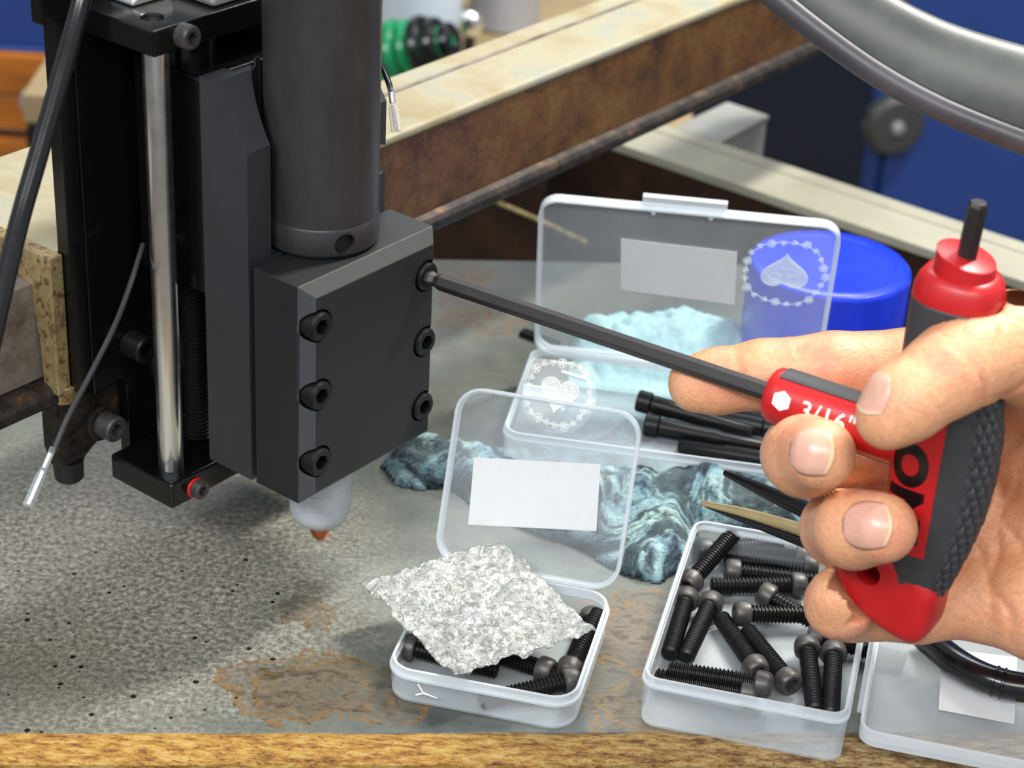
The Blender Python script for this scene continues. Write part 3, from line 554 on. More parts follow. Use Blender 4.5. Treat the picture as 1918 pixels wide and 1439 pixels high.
# near small box
yw = math.radians(-12); e1, b1 = dirv(yw); al = math.radians(26)
P1 = A(-34.4, 496.5, 0); L1 = 60.5
hp = P1 + b1 * (L1 + 1.8) + A(0, 0, 11.2) + e1 * -.6
box1, ld1, lf1, lc1, fr1, bf1 = make_box('clear_screw_box', 'small square clear box in front, bubble film lying across its open tray', P1, yw, 60.2, L1, 12, 8, (hp, e1, b1 * math.sin(al) + MW * math.cos(al), 61.5, 58.5, 3.4, 1))
paper(ld1, fr1, lc1, [(888, 857), (1125, 870), (1117, 995), (877, 983)], 1.2)
# right box, opened flat to the right
yw2 = math.radians(-12.9); e2, b2 = dirv(yw2); P2 = onz(1198, 1270, 18); P2[2] = 0
hp2 = P2 + e2 * 66.2 + b2 * 1 + A(0, 0, 9)
box2, ld2, lf2, lc2, fr2, bf2 = make_box('clear_screw_box', 'oblong clear box below the hand filled with black screws, lid folded flat right', P2, yw2, 63, 93.5, 18, 5, (hp2, b2, e2, 91.5, 63, 5.0, -1))
paper(ld2, fr2, lc2, [(1764, 1215), (1905, 1232), (1900, 1357), (1758, 1330)], 1.2)
# back box
yw3 = math.radians(-5.5); e3, b3 = dirv(yw3); P3 = A(-3.5, 634, 1.3); al3 = math.radians(-14.5); L3 = 70
hp3 = A(8.3, 704.3, 15.0); 
box3, ld3, lf3, lc3, fr3, bf3 = make_box('clear_screw_box', 'wide clear box at the back with its lid standing upright before the blue tub', P3, math.radians(-8.5), 111, L3, 15, 7, (hp3, e3, b3 * math.sin(al3) + MW * math.cos(al3), 110.5, 76.5, 4, 1))
paper(ld3, fr3, lc3, [(1163, 447), (1381, 472), (1376, 571), (1163, 543)], 1.2)
def emblem(parent, c, ea, ga, s, R, mat, phase=0):
    g = G(); na = np.cross(ea, ga)
    def hz(t_, k): x = 16 * math.sin(t_) ** 3; y = 13 * math.cos(t_) - 5 * math.cos(2 * t_) - 2 * math.cos(3 * t_) - math.cos(4 * t_); return c + (ea * x + ga * y) * s * k / 16
    for k, w in ((1, .26), (.84, .16)): g.tube([hz(2 * math.pi * i / 48, k) for i in range(49)], w, 6, ref=na)
    P_ = [hz(2 * math.pi * i / 48, .97) for i in range(48)]; g.add([c] + P_, [(0, i + 1, (i + 1) % 48 + 1) for i in range(48)]) if mat == 'emblem_faint' else None
    if mat == 'emblem': g2 = G(); g2.add([c] + P_, [(0, i + 1, (i + 1) % 48 + 1) for i in range(48)]); obj('heart_fill', g2, 'emblem_faint', parent)
    for (x, y, r) in ((-.45, .32, .26), (.45, .32, .26), (-.2, -.1, .2), (.22, -.1, .2), (0, -.42, .15), (-.5, -.02, .14), (.5, -.02, .14), (-.2, .3, .13), (.2, .3, .13), (-.55, .52, .12), (.55, .52, .12)):
        g.tube([c + (ea * (x + r * math.cos(q) * .8) + ga * (y + r * math.sin(q))) * s for q in (2 * math.pi * i / 12 for i in range(13))], .15, 5, ref=na)
    for i in range(22):
        a = 2 * math.pi * i / 22 + phase; rr = R * (1 + .05 * math.sin(5 * i)); p = c + (ea * math.cos(a) + ga * math.sin(a)) * rr; q2 = 1.0 if i % 3 else 1.5
        for m_ in range(3 if i % 3 else 5):
            bA = m_ * 2 * math.pi / (3 if i % 3 else 5) + i; pc = p + (ea * math.cos(bA) + ga * math.sin(bA)) * q2 * .62
            g.tube([pc + (ea * math.cos(u_) + ga * math.sin(u_)) * .5 * q2 for u_ in (2 * math.pi * k / 8 for k in range(9))], .13, 5, ref=na)
        a2 = a + 2 * math.pi / 22; g.tube([p, c + (ea * math.cos(a2) + ga * math.sin(a2)) * R], .12, 5, ref=na)
    return obj('heart_emblem', g, mat, parent)
ea, ga, na = fr3; emblem(ld3, onpl(1470, 512, lc3 - na * .3, na), ea, -ga, 8.6, 15.2, 'emblem_faint')
# clear round tag leaning in the back tray
tdn = nrm(A(.05, -math.cos(math.radians(34)), math.sin(math.radians(34)))); tc = at(1045, 741, 716); te = nrm(np.cross(A(0, 0, 1), tdn)) ; te = te if te[0] > 0 else -te; tg = np.cross(tdn, te); tg = tg if tg[2] > 0 else -tg
rz = math.radians(-14); te, tg = te * math.cos(rz) + tg * math.sin(rz), -te * math.sin(rz) + tg * math.cos(rz)
tagt = thing('clear_round_tag', 'clear plastic tag with a white heart and flower ring, standing in the wide back tray', 'tag', tc - tg * 14)
g = G(); outl = [(math.cos(a) * 13.6, math.sin(a) * 13.6) for a in [math.radians(q) for q in range(-150, 31, 10)]] + [(13.5, 9), (9, 13.2), (6, 13.6), (-12, 10.5), (-13.6, 8)]
g.prism(outl, 0, .6, pframe(tc, te, tg, tdn)); part('clear_plate', g, 'clear_wall', tagt)
emblem(tagt, tc + tdn * .8 + tg * .6, te, tg, 6.6, 11.4, 'emblem')
g = G(); g.tube([tc + tdn * .9 + te * (-1) + tg * 8.4, tc + tdn * .9 + te * 8 + tg * 8.0], .55, 8); part('scratch_mark', g, 'emblem', tagt)
# white pen tick on the near box wall
g = G(); fb = -L1 / 2 - .1; pts = [onpl(x, y, bf1(0, fb, 0), b1) for x, y in ((783, 1282), (793, 1298), (818, 1308), (793, 1299), (779, 1302))]; g.tube(pts, .28, 6); tag(obj('chalk_mark', g, 'white', box1), 'white scratch mark', None)
# bubble film sheet
fc = [onz(x, y, z) for x, y, z in ((673, 1092, 17), (935, 1013, 19.5), (1116, 1188, 14.6), (852, 1271, 14.2))]
N_ = 64; vs = []
for j in range(N_ + 1):
    for i in range(N_ + 1):
        a, b = i / N_, j / N_
        wob1 = .02 * mnoise.noise((b * 9, 1, 0)); wob2 = .02 * mnoise.noise((a * 9, 5, 0)); aa = a + (wob1 if i in (0, N_) else 0); bb_ = b + (wob2 if j in (0, N_) else 0)
        p = fc[0] * (1 - aa) * (1 - bb_) + fc[1] * aa * (1 - bb_) + fc[2] * aa * bb_ + fc[3] * (1 - aa) * bb_
        # bubbles in a hexagonal grid plus crumples
        s_, t2 = a * 5.2, b * 5.6; row = math.floor(t2); ss = s_ + .5 * (row % 2); dx, dy = ss - math.floor(ss) - .5, t2 - row - .5; bub = max(0, 1 - (dx * dx + dy * dy) / .19) ** .5
        cr = mnoise.noise((a * 7, b * 7, 2)) * 1.3 + abs(mnoise.noise((a * 17, b * 17, 8))) * 1.1 + mnoise.noise((a * 36, b * 36, 3)) * .45
        vs.append(p + A(0, 0, bub * 1.5 + cr + 1.2 * math.sin(a * 3) * math.sin(b * 3.1)))
g = G(); n1 = N_ + 1; g.add(vs, [(j * n1 + i, j * n1 + i + 1, (j + 1) * n1 + i + 1, (j + 1) * n1 + i) for j in range(N_) for i in range(N_)])
fo = obj('bubble_film', g, 'film', smooth=True, auto=180, org=fc[0]); tag(fo, 'crumpled silvery clear bubble film square draped over the small front box', 'bubble wrap'); sm = fo.modifiers.new('thickness', 'SOLIDIFY'); sm.thickness = .0004; sm.offset = -1
# ================================================================== screws
def screw_proto(L=27.0, r=2.95, hr=4.3, hh=5.2, smooth_len=0.0):
    o = thing('cap_screw', 'x', 'screw', (0, 0, 0)); g = G(); pr = [(r * .7, -L), (r * .95, -L + .7)]; z = -L + .7; p = 1.25
    while z < -smooth_len - 1.2: pr += [(r, z), (r, z + .25), (r * .8, z + .6), (r * .8, z + .85)]; z += p
    pr += [(r * .97, z), (r * .97, .05)]
    g.lathe(pr, (0, 0, 0), (0, 0, 1), 20); obj('threaded_shank', g, 'oxide', o, smooth=True, auto=20, local=True)
    g = G(); g.lathe([(hr * .86, 0), (hr * .98, .5), (hr, 1.4), (hr * .97, hh - 1.6), (hr * .88, hh - .6), (hr * .76, hh - .05), (hr * .66, hh), (hr * .56, hh), (hr * .54, hh - .05), (hr * .54, hh - .1)], (0, 0, 0), (0, 0, 1), 28)
    hd = obj('head', g, 'oxide_head', o, smooth=True, auto=40, local=True); c = G(); c.tube([(0, 0, hh - 2.6), (0, 0, hh + 2)], hr * .54, 6); boolean(hd, [c]); return o
sp = screw_proto(); sp_used = [False]
def place_screw(proto, H, T, label, group=None, spin=0):
    if 'placed' in proto: 
        r_ = proto.copy(); col.objects.link(r_)
        for chd in list(proto.children):
            c_ = chd.copy(); col.objects.link(c_); c_.parent = r_
    else: r_ = proto; proto['placed'] = 1
    q = Vector(tuple(A(*H) - A(*T))).to_track_quat('Z', 'Y'); r_.rotation_mode = 'QUATERNION'; r_.rotation_quaternion = q; r_.location = tuple(A(*H) * MM); r_['_o'] = list(map(float, H)); r_['label'] = label
    if group: r_['group'] = group
    return r_
def scr(h, t_, zh, zt, label, group, L=27.0):
    H, T = onz(*h, zh), onz(*t_, zt); return place_screw(sp, H, T, label, group)
GR = 'black screws in the oblong box'
F1, F2 = 5.5, 4.4
for h, t_, zh, zt, lb in (
    ((1300, 1083), (1378, 995), 9.5, 14, 'black cap screw propped up at the top left corner of the oblong box'),
    ((1283, 1130), (1250, 1240), F1 + 1, F2, 'black cap screw by the left wall of the oblong box, head up'),
    ((1328, 1138), (1280, 1240), F1 + 1, F2, 'black cap screw second from the left wall of the oblong box'),
    ((1410, 1244), (1352, 1160), F1, F2, 'black cap screw slanting down right in the middle of the oblong box'),
    ((1470, 1268), (1391, 1172), F1 + .5, F2 + .3, 'black cap screw with its hex socket facing the camera'),
    ((1414, 1280), (1252, 1254), F1 + 3, F2 + 3, 'black cap screw lying along the front wall, upper of two'),
    ((1388, 1296), (1225, 1268), F1, F2, 'black cap screw lying along the front wall, lower of two'),
    ((1513, 1222), (1525, 1318), F1 + 1, F2, 'black cap screw standing left of the pair near the box hinge'),
    ((1561, 1232), (1556, 1328), F1 + 1, F2, 'black cap screw right of the pair, nearest the box hinge'),
    ((1541, 1196), (1610, 1215), F1, F2, 'black cap screw half hidden under the little finger'),
    ((1404, 1150), (1520, 1152), F1 + 2, F2 + 2, 'black cap screw with its head at the box centre pointing right'),
    ((1448, 1122), (1520, 1162), F1 + 3, F2 + 1, 'black cap screw with a shiny head above the box centre'),
    ((1482, 1096), (1322, 1098), F1 + 1, F2 + 1, 'black cap screw lying level with its head to the right'),
    ((1386, 1072), (1500, 1085), F1 + 1, F2 + 1, 'black cap screw with a bright head, pointing right under the ring finger'),
    ((1490, 1043), (1345, 1028), F1, F2, 'black cap screw along the back wall of the oblong box, head right'),
    ((1505, 1062), (1365, 1047), F1, F2, 'black cap screw second from the back wall, head right'),
    ((1330, 1030), (1430, 1022), F1 - 1, F2 - 1, 'black cap screw in the back left corner with its head left')):
    scr(h, t_, zh, zt, lb, GR)
GR = 'black screws in the small square box'
for h, t_, zh, zt, lb in (
    ((1104, 1168), (1074, 1240), 6, 4.5, 'dark cap screw in the right back corner of the small front box'),
    ((1010, 1252), (930, 1225), 6, 4.5, 'dark cap screw poking out from under the film, socket facing right'),
    ((1071, 1246), (1106, 1178), 6.5, 8, 'dark cap screw by the right wall of the small front box'),
    ((1055, 1278), (962, 1300), 5.8, 4.2, 'dark cap screw in the front right corner behind the clear wall'),
    ((778, 1216), (870, 1240), 6, 4.5, 'dark cap screw in the left corner of the small front box')):
    scr(h, t_, zh, zt, lb, GR)
# long bits in the back tray
def long_proto():
    o = thing('long_cap_screw', 'x', 'screw', (0, 0, 0)); g = G(); g.lathe([(2.0, -40), (2.7, -39), (2.7, -24), (3.3, -22), (3.3, -9), (3.6, -8), (3.6, -.4), (2.9, 0)], (0, 0, 0), (0, 0, 1), 24); obj('shank', g, 'oxide', o, smooth=True, local=True)
    g = G(); g.lathe([(3.8, 0), (4.3, .4), (4.3, 5), (3.8, 5.6)], (0, 0, 0), (0, 0, 1), 28); hd = obj('head', g, 'oxide', o, smooth=True, local=True); c = G(); c.tube([(0, 0, 2.5), (0, 0, 8)], 1.9, 6); boolean(hd, [c]); return o
lp = long_proto()
for h, t_, zh, zt, lb in (((1220, 757), (1375, 800), 9, 6, 'long dark socket screw, topmost in the back tray, head left'),
    ((1235, 800), (1430, 838), 6.5, 6, 'long dark socket screw, second one in the back tray'),
    ((1430, 800), (1290, 770), 6, 7, 'long dark socket screw pointing left behind the middle finger'),
    ((1470, 868), (1310, 842), 6, 5, 'long dark socket screw, lowest in the back tray'),
    ((1480, 790), (1380, 768), 7, 7, 'long dark socket screw under the index finger')):
    place_screw(lp, onz(*h, zh), onz(*t_, zt), lb, 'long dark screws in the wide tray')
g = G(); g.tube([onz(978, 622, 1.2), onz(1045, 648, 1.2)], 1.6, 4, phase=math.pi / 4, flat=1.8); o = obj('flat_black_bar', g, 'oxide', org=onz(978, 622, 1.2)); tag(o, 'small flat black bar on the bench left of the wide box', 'metal bar')
# ================================================================== tweezers
tw = thing('tweezers', 'open tweezers with pale brass and black arms lying over the rag', 'tweezers', onz(1500, 990, 24))
for pts, r_, m_, nm in (([at(1314, 942, 640), at(1400, 962, 628), at(1520, 998, 612), at(1600, 1020, 604)], [.9, 1.7, 2.4, 2.6], 'gold', 'brass_arm'),
                    ([at(1322, 947, 643), at(1400, 975, 632), at(1520, 1020, 617), at(1600, 1045, 608)], [.8, 1.5, 2.2, 2.4], 'rubberblk', 'inner_arm'),
                    ([at(1357, 886, 648), at(1420, 915, 638), at(1530, 965, 622), at(1600, 998, 612)], [1.0, 2.2, 3.2, 3.3], 'rubberblk', 'black_arm')):
    g = G(); g.tube(spline(pts, 6), list(np.interp(np.linspace(0, 1, 19), np.linspace(0, 1, 4), r_)), 12, flat=.7); part(nm, g, m_, tw, smooth=True)
# ================================================================== cables and hoses
g = G(); g.tube(spline([at(170, -60, 560), at(148, 20, 560), at(112, 150, 556), at(72, 290, 552), at(35, 420, 548), at(2, 560, 542), at(-30, 700, 536)], 8), 2.75, 20)
o = obj('thick_power_cable', g, 'rubberblk', smooth=True, org=at(148, 20, 560)); tag(o, 'thick glossy black cable crossing the upper left corner', 'cable')
wr = thing('spade_wire', 'thin grey wire hanging in front of the slide, ending in a clear sleeved spade connector', 'wire', at(100, 850, 590))
g = G(); g.tube(spline([at(268, 458, 628), at(245, 530, 620), at(215, 610, 610), at(165, 710, 600), at(128, 780, 594), at(100, 845, 590)], 8), .85, 12); part('wire', g, 'wire', wr, smooth=True)
def spade(root, p0, p1, s=1.0, ref=(0, -1, 0)):
    d = nrm(p1 - p0); L = np.linalg.norm(p1 - p0)
    g = G(); g.tube([p0, p0 + d * L * .28, p0 + d * L * .36, p0 + d * L * .5, p0 + d * L], [1.6 * s, 1.6 * s, 1.4 * s, 2.6 * s, 2.7 * s], 16, flat=.6, ref=ref); part('clear_sleeve', g, 'clear_wall', root, smooth=True)
    g = G(); g.tube([p0 + d * L * .1, p0 + d * L * .35], 1.0 * s, 10); g.tube([p0 + d * L * .4, p0 + d * L * .97], 2.0 * s, 4, flat=.35, phase=math.pi / 4, ref=ref); part('metal_spade', g, 'chrome', root, bevel=.1)
spade(wr, at(100, 838, 590), at(52, 948, 588))
wr2 = thing('spade_wire', 'short black wire with a clear sleeved connector against the cream beam top', 'wire', at(735, 190, 640))
g = G(); g.tube(spline([at(690, 105, 665), at(712, 120, 655), at(726, 150, 646), at(733, 172, 642)], 8), 1.0, 12); part('wire', g, 'rubberblk', wr2, smooth=True)
spade(wr2, at(732, 165, 642), at(742, 246, 642))
hs = thing('grey_hose', 'wide folded shiny grey hose hanging across the top right corner', 'hose', at(1700, 120, 600))
ctr = [(1400, -110, 600), (1520, -18, 598), (1640, 62, 596), (1760, 122, 594), (1900, 172, 592), (2040, 214, 590)]
rings = []; S_ = spline([at(*c) for c in ctr], 10); n = len(S_)
for i, p in enumerate(S_):
    T = nrm(S_[min(i + 1, n - 1)] - S_[max(i - 1, 0)]); Nn = nrm(UP - T * (UP @ T)); Bn = np.cross(T, Nn); w = np.interp(i / n, [0, .3, .55, 1], [11, 12, 12.5, 15]); rg = []
    for k in range(40):
        a = 2 * math.pi * k / 40; rr = w * (1 - .32 * math.exp(-((math.sin(a / 2 + .35 + i * .012)) / .28) ** 2)) ; rg.append(p + Nn * math.cos(a) * rr + Bn * math.sin(a) * rr * .5)
    rings.append(rg)
g = G(); g.add(*frame_loft(rings)); part('outer_jacket', g, 'hose', hs, smooth=True)
g = G(); g.tube(spline([at(x, y + 62 + .05 * (x - 1410) , d - 3) for x, y, d in ctr], 10), 3.9, 20); part('lower_seam', g, 'hose_dark', hs, smooth=True)
g = G(); hp_ = [onz(1735, 1195, 13), onz(1790, 1240, 16), onz(1850, 1272, 17), onz(1930, 1290, 17), onz(2050, 1290, 16)]
sp_ = spline(hp_, 10); rad = [4.6] * len(sp_)
g.tube(sp_, rad, 24); o = obj('black_hose', g, 'rubberblk', smooth=True, org=hp_[0]); tag(o, 'short thick black rubber hose lying on the folded lid below the palm', 'hose')
for k in (22, 24):
    p, q = sp_[k], sp_[k + 1]; g = G(); g.lathe([(4.6, -.5), (5.0, -.3), (5.0, .3), (4.6, .5)], p, q - p, 24); sub('ring_mark', g, 'rubberblk', o, smooth=True)
# ================================================================== hex key with cross handle
KP1 = M(53.4, 22, 61); KP = at(1748, 838, 556); KA = nrm(KP - KP1); KB = nrm(MW - KA * (MW @ KA)); KC = np.cross(KA, KB)
def T(s, t_, r): return KP + KA * s + KB * t_ + KC * r
key = thing('hex_key', 'red and charcoal cross handled hex key, its long black shaft in the clamp screw', 'hex key', T(0, 0, 0))
tipd = np.linalg.norm(KP - KP1)
g = G(); L0 = -tipd - 1.0
g.tube([T(L0 + .2, 0, 0), T(L0 + 1, 0, 0), T(L0 + 3.2, 0, 0), T(L0 + 5, 0, 0), T(L0 + 7, 0, 0), T(-42, 0, 0)], [2.0, 2.6, 2.6, 2.05, 2.75, 2.75], 6, ref=KB, phase=math.pi / 6); part('long_shaft', g, 'keysteel', key, bevel=.18)
g = G(); g.tube([T(0, 50, 0), T(1.2, 72.6, 0), T(1.25, 73.6, 0)], [2.75, 2.75, 2.2], 6, ref=KA); part('short_shaft', g, 'keysteel', key, bevel=.15)
g = G(); g.lathe([(5.8, -49.4), (7.4, -49.2), (8.1, -48.2), (8.25, -46), (8.25, -10), (7, 0)], KP, KA, 56); part('collar', g, 'red', key, smooth=True)
def cylpatch(name, mat, f0, f1, s0, s1, R, th=.5, n=12):
    g = G(); fs_ = [math.radians(f0 + (f1 - f0) * i / n) for i in range(n + 1)]
    def rg(s, sh): 
        o = [T(s, math.sin(f) * R, math.cos(f) * R) for f in fs_[sh:len(fs_) - sh or None]]; q = [T(s, math.sin(f) * (R - th), math.cos(f) * (R - th)) for f in fs_[sh:len(fs_) - sh or None]][::-1]; return o + q
    a, b = rg(s0, 0), rg(s1, 0); g.add(*frame_loft([a, b])); return part(name, g, mat, key, bevel=.2)
cylpatch('rubber_inlay', 'grip', 66, 122, -46.3, -10, 8.55); cylpatch('rubber_inlay', 'rubberblk', -58, -130, -46.3, -10, 8.5)
TT = [52, 47, 40, 30, 20, 8, -5, -18, -30, -40, -47, -50]; LA_ = [11.4, 11.9, 12, 12, 11.8, 11, 10.6, 9.8, 8.8, 3.5, 2, 1.5]; RA_ = [11.6, 12, 12.4, 13.4, 15.6, 17.8, 18, 16.8, 14.2, 11.4, 9.4, 7.4]; CA_ = [10, 10.6, 10.8, 10.8, 10.8, 10.8, 10.6, 10.2, 9.8, 9.4, 8.6, 7]
def hw(t_, arr): return float(np.interp(t_, TT[::-1], arr[::-1]))
def hsurf(t_, th, off=0.0):                # th 0 = toward KC, 90 = toward +KA
    s, c = math.sin(th), math.cos(th); a = hw(t_, RA_) if s > 0 else hw(t_, LA_); e = .8
    x = math.copysign(abs(s) ** e, s) * (a + off); y = math.copysign(abs(c) ** e, c) * (hw(t_, CA_) + off); return T(x, t_, y)
rings = []; NR = 190; NS = 210
for i in range(NR + 1):
    t_ = 46 - (46 + 49) * i / NR; rg = []
    for k in range(NS):
        th = 2 * math.pi * k / NS; off = 0.0; deg = math.degrees(th)
        wgt = sstep(38, 52, deg) * (1 - sstep(128, 142, deg)) * sstep(-47, -42, t_) * (1 - sstep(32, 38, t_))
        if wgt > 0:
            aa_ = th * 17 / 4.6; bb_ = t_ / 6.4; u_ = (aa_ + bb_) % 1.0; v_ = (aa_ - bb_) % 1.0; off = wgt * (min(.42, 1.5 * min(u_, 1 - u_, v_, 1 - v_)) * 2.6 - .45)
        if i == 0 or i == NR: off -= .5
        rg.append(hsurf(t_, th, off))
    rings.append(rg)
g = G(); g.add(*frame_loft(rings)); grip = part('rubber_grip', g, 'grip', key, smooth=True, auto=50)
def tring(t_, k, n=48, tilt=0):            # scaled handle ring
    return [T(0, t_, 0) + (hsurf(t_ if t_ < 52 else 52, 2 * math.pi * i / n) - T(0, min(t_, 52), 0)) * k for i in range(n)]
g = G(); g.add(*frame_loft([tring(45.8, .99), tring(46.2, 1.0), tring(49, 1.0), tring(51.5, .95), tring(53.3, .84), tring(53.6, .7)])); part('top_cap', g, 'red', key, smooth=True, auto=50)
g = G(); r0 = [T(.6, 53.2, 0) + (KA * math.sin(a) + KC * math.cos(a)) * 8.2 for a in [2 * math.pi * i / 48 for i in range(48)]]; r1 = [T(.4, 58.0 - 1.9 * math.sin(a) * 1.0, 0) + (KA * math.sin(a) + KC * math.cos(a)) * 8.0 for a in [2 * math.pi * i / 48 for i in range(48)]]; r2 = [p + KB * .25 + (T(.4, 58, 0) - p) * .06 for p in r1]
g.add(*frame_loft([r0, r1, r2])); part('top_disc', g, 'red', key, smooth=True, auto=40)
# bottom hanging loop
ol = spline([(-20, -38), (-20.6, -43.5), (-17, -50), (-9.5, -56), (0, -59.4), (6.2, -59.6), (9.4, -55), (10.2, -46), (9.2, -40), (2, -34), (-8, -32.6), (-16, -33.2), (-20, -38)], 6)[:-1]
rings = []; cen = A(-3, -46)
for r_, k in ((-7.6, .62), (-7.4, .8), (-6.3, .94), (-3.5, 1.0), (5.5, 1.0), (7.8, .95), (9.0, .84), (9.4, .68)): rings.append([T(cen[0] + (p[0] - cen[0]) * k, cen[1] + (p[1] - cen[1]) * k, r_) for p in ol])
g = G(); g.add(*frame_loft(rings)); lpg = part('hanging_loop', g, 'red', key, smooth=True, auto=70)
c = G(); c.tube([T(-9.6, -40.6, -2.5), T(-9.6, -40.6, 14)], 3.7, 32, ref=KA); boolean(lpg, [c]); lpg.data.polygons.foreach_set('use_smooth', [True] * len(lpg.data.polygons)); 
try: lpg.data.set_sharp_from_angle(angle=math.radians(45))
except Exception: pass
# red name panel on the grip and its letters
def hs_front(s, t_, off):
    best = None; lo, hi = -math.pi / 2, math.pi / 2
    for _ in range(30):
        mid = (lo + hi) / 2; p = hsurf(t_, mid, off)
        if (p - KP) @ KA < s: lo = mid
        else: hi = mid
    return hsurf(t_, lo, off)
g = G(); n1, n2 = 14, 40; P_ = []
for off in (.32, -.4):
    for j in range(n2 + 1):
        t_ = 14 + (-29.5 - 14) * j / n2
        for i in range(n1 + 1): s = (-8.6 + 1.2 * 0) + (6.4 + 8.6) * i / n1; P_.append(hs_front(s * (1 - .10 * j / n2), t_, off))
q = (n1 + 1); Q = q * (n2 + 1); fs = [(j * q + i, j * q + i + 1, (j + 1) * q + i + 1, (j + 1) * q + i) for j in range(n2) for i in range(n1)]; fs += [tuple(x + Q for x in f) for f in fs]
bd = [i for i in range(n1 + 1)] + [j * q + n1 for j in range(1, n2 + 1)] + [n2 * q + i for i in range(n1 - 1, -1, -1)] + [j * q for j in range(n2 - 1, 0, -1)]
fs += [(bd[i], bd[(i + 1) % len(bd)], bd[(i + 1) % len(bd)] + Q, bd[i] + Q) for i in range(len(bd))]
g.add(P_, fs); part('name_panel', g, 'red', key, smooth=True, auto=40)
def text_mesh(txt, size, fn, name, mat, parent, bold=0.0, sub_=True, th=.12):
    cu = bpy.data.curves.new('t', 'FONT'); cu.body = txt; cu.size = 1; cu.align_x = 'CENTER'; cu.align_y = 'CENTER'; cu.offset = bold; cu.resolution_u = 5; cu.space_character = 1.08
    o = bpy.data.objects.new('t', cu); col.objects.link(o); bpy.context.view_layer.update(); me = bpy.data.meshes.new_from_object(o); bpy.data.objects.remove(o); bpy.data.curves.remove(cu)
    bm = bmesh.new(); bm.from_mesh(me); bmesh.ops.triangulate(bm, faces=bm.faces)
    for _ in range(2): bmesh.ops.subdivide_edges(bm, edges=[e for e in bm.edges if e.calc_length() > .12], cuts=1); bmesh.ops.triangulate(bm, faces=bm.faces)
    g = G(); g.add([fn(v.co.x * size, v.co.y * size) for v in bm.verts], [tuple(v.index for v in f.verts) for f in bm.faces]); bm.free(); bpy.data.meshes.remove(me)
    ob_ = obj(name, g, mat, parent)
    return ob_
text_mesh('INO', 14.5, lambda x, y: hs_front(-1.4 - y * .92, x * 1.12 - 10.2, .42), 'panel_letters', 'rubberblk', key, bold=.06)
def cyl(s, y, R=8.36, f0=22): f = math.radians(f0) + y / R; return T(s, math.sin(f) * R, math.cos(f) * R)
text_mesh('3/16"', 7.4, lambda x, y: cyl(-28.6 + x, y, 8.36, 17), 'size_marking', 'white', key, bold=.012)
g = G(); hx = [(3.0 * math.cos(a), 3.0 * math.sin(a)) for a in [math.pi / 2 + k * math.pi / 3 for k in range(6)]]
g.add([cyl(-43, 0, 8.4)] + [cyl(-43 + hx[i][0] * (1 - f) + hx[(i + 1) % 6][0] * f, hx[i][1] * (1 - f) + hx[(i + 1) % 6][1] * f, 8.4) for i in range(6) for f in (0, .33, .66)], [(0, i + 1, (i + 1) % 18 + 1) for i in range(18)]); obj('hexagon_mark', g, 'white', key)
# ================================================================== the hand: one continuous surface from a smooth distance field
def PC(*a): return [at(x, y, d) for x, y, d, r in a], [r for x, y, d, r in a]
def rcone(X, a, b, r1, r2):
    ba = b - a; l2 = ba @ ba; rr = r1 - r2; a2 = l2 - rr * rr; il2 = 1 / l2; pa = X - a; y = pa @ ba; z = y - l2; q = pa * l2 - y[:, None] * ba
    x2 = (q * q).sum(1); y2 = y * y * l2; z2 = z * z * l2; k = np.sign(rr) * rr * rr * x2
    d1 = np.sqrt(x2 + z2) * il2 - r2; d2 = np.sqrt(x2 + y2) * il2 - r1; d3 = (np.sqrt(x2 * a2 * il2) + y * rr) * il2 - r1
    return np.where(np.sign(z) * a2 * z2 > k, d1, np.where(np.sign(y) * a2 * y2 < k, d2, d3))
def smin(a, b, k): h = np.clip(.5 + .5 * (b - a) / k, 0, 1); return b * (1 - h) + a * h - k * h * (1 - h)
def chain(X, pts, k):
    P, R_ = PC(*pts); d = None
    for i in range(len(P) - 1):
        e = rcone(X, P[i], P[i + 1], R_[i], R_[i + 1]); d = e if d is None else smin(d, e, k)
    return d
FING = dict(
    index=[(1306, 719, 602, 8.7), (1345, 714, 601, 9.7), (1430, 702, 597, 10.3), (1560, 692, 594, 10.9), (1700, 692, 595, 11.8), (1830, 740, 600, 13)],
    middle=[(1536, 851, 549, 9.7), (1508, 855, 563, 11.3), (1500, 852, 588, 11.3), (1660, 845, 604, 12), (1850, 840, 608, 13.5)],
    ring=[(1652, 990, 549, 9.6), (1600, 992, 558, 10.8), (1572, 990, 584, 11.0), (1700, 985, 604, 11.8), (1860, 965, 610, 13.5)],
    little=[(1572, 1118, 586, 9.0), (1573, 1132, 590, 10), (1594, 1138, 602, 10), (1720, 1140, 600, 10.2), (1860, 1110, 606, 13)])
THUMB = [(1664, 782, 524, 8.5), (1700, 750, 524, 10.2), (1772, 700, 527, 11.1), (1815, 672, 531, 12.2), (1895, 644, 538, 13.6), (2010, 700, 556, 17), (2130, 830, 575, 20)]
PALM = [[(1830, 740, 602, 12.5), (1850, 840, 610, 13), (1860, 965, 612, 13), (1860, 1110, 608, 12.5)], [(1860, 1110, 604, 13.5), (1960, 1130, 596, 16.5), (2120, 1080, 590, 21)],
        [(1830, 740, 604, 12), (2000, 830, 600, 18), (2150, 920, 592, 22)], [(1850, 850, 610, 13), (2120, 960, 600, 20)], [(1860, 965, 612, 13), (2120, 1000, 598, 20)],
        [(1915, 930, 612, 15), (1990, 980, 606, 19)], [(2120, 960, 592, 24), (2330, 990, 600, 26)], [(1920, 690, 556, 12), (1880, 760, 592, 12), (1990, 860, 592, 17)], [(2120, 830, 580, 21), (2120, 1060, 590, 22)]]
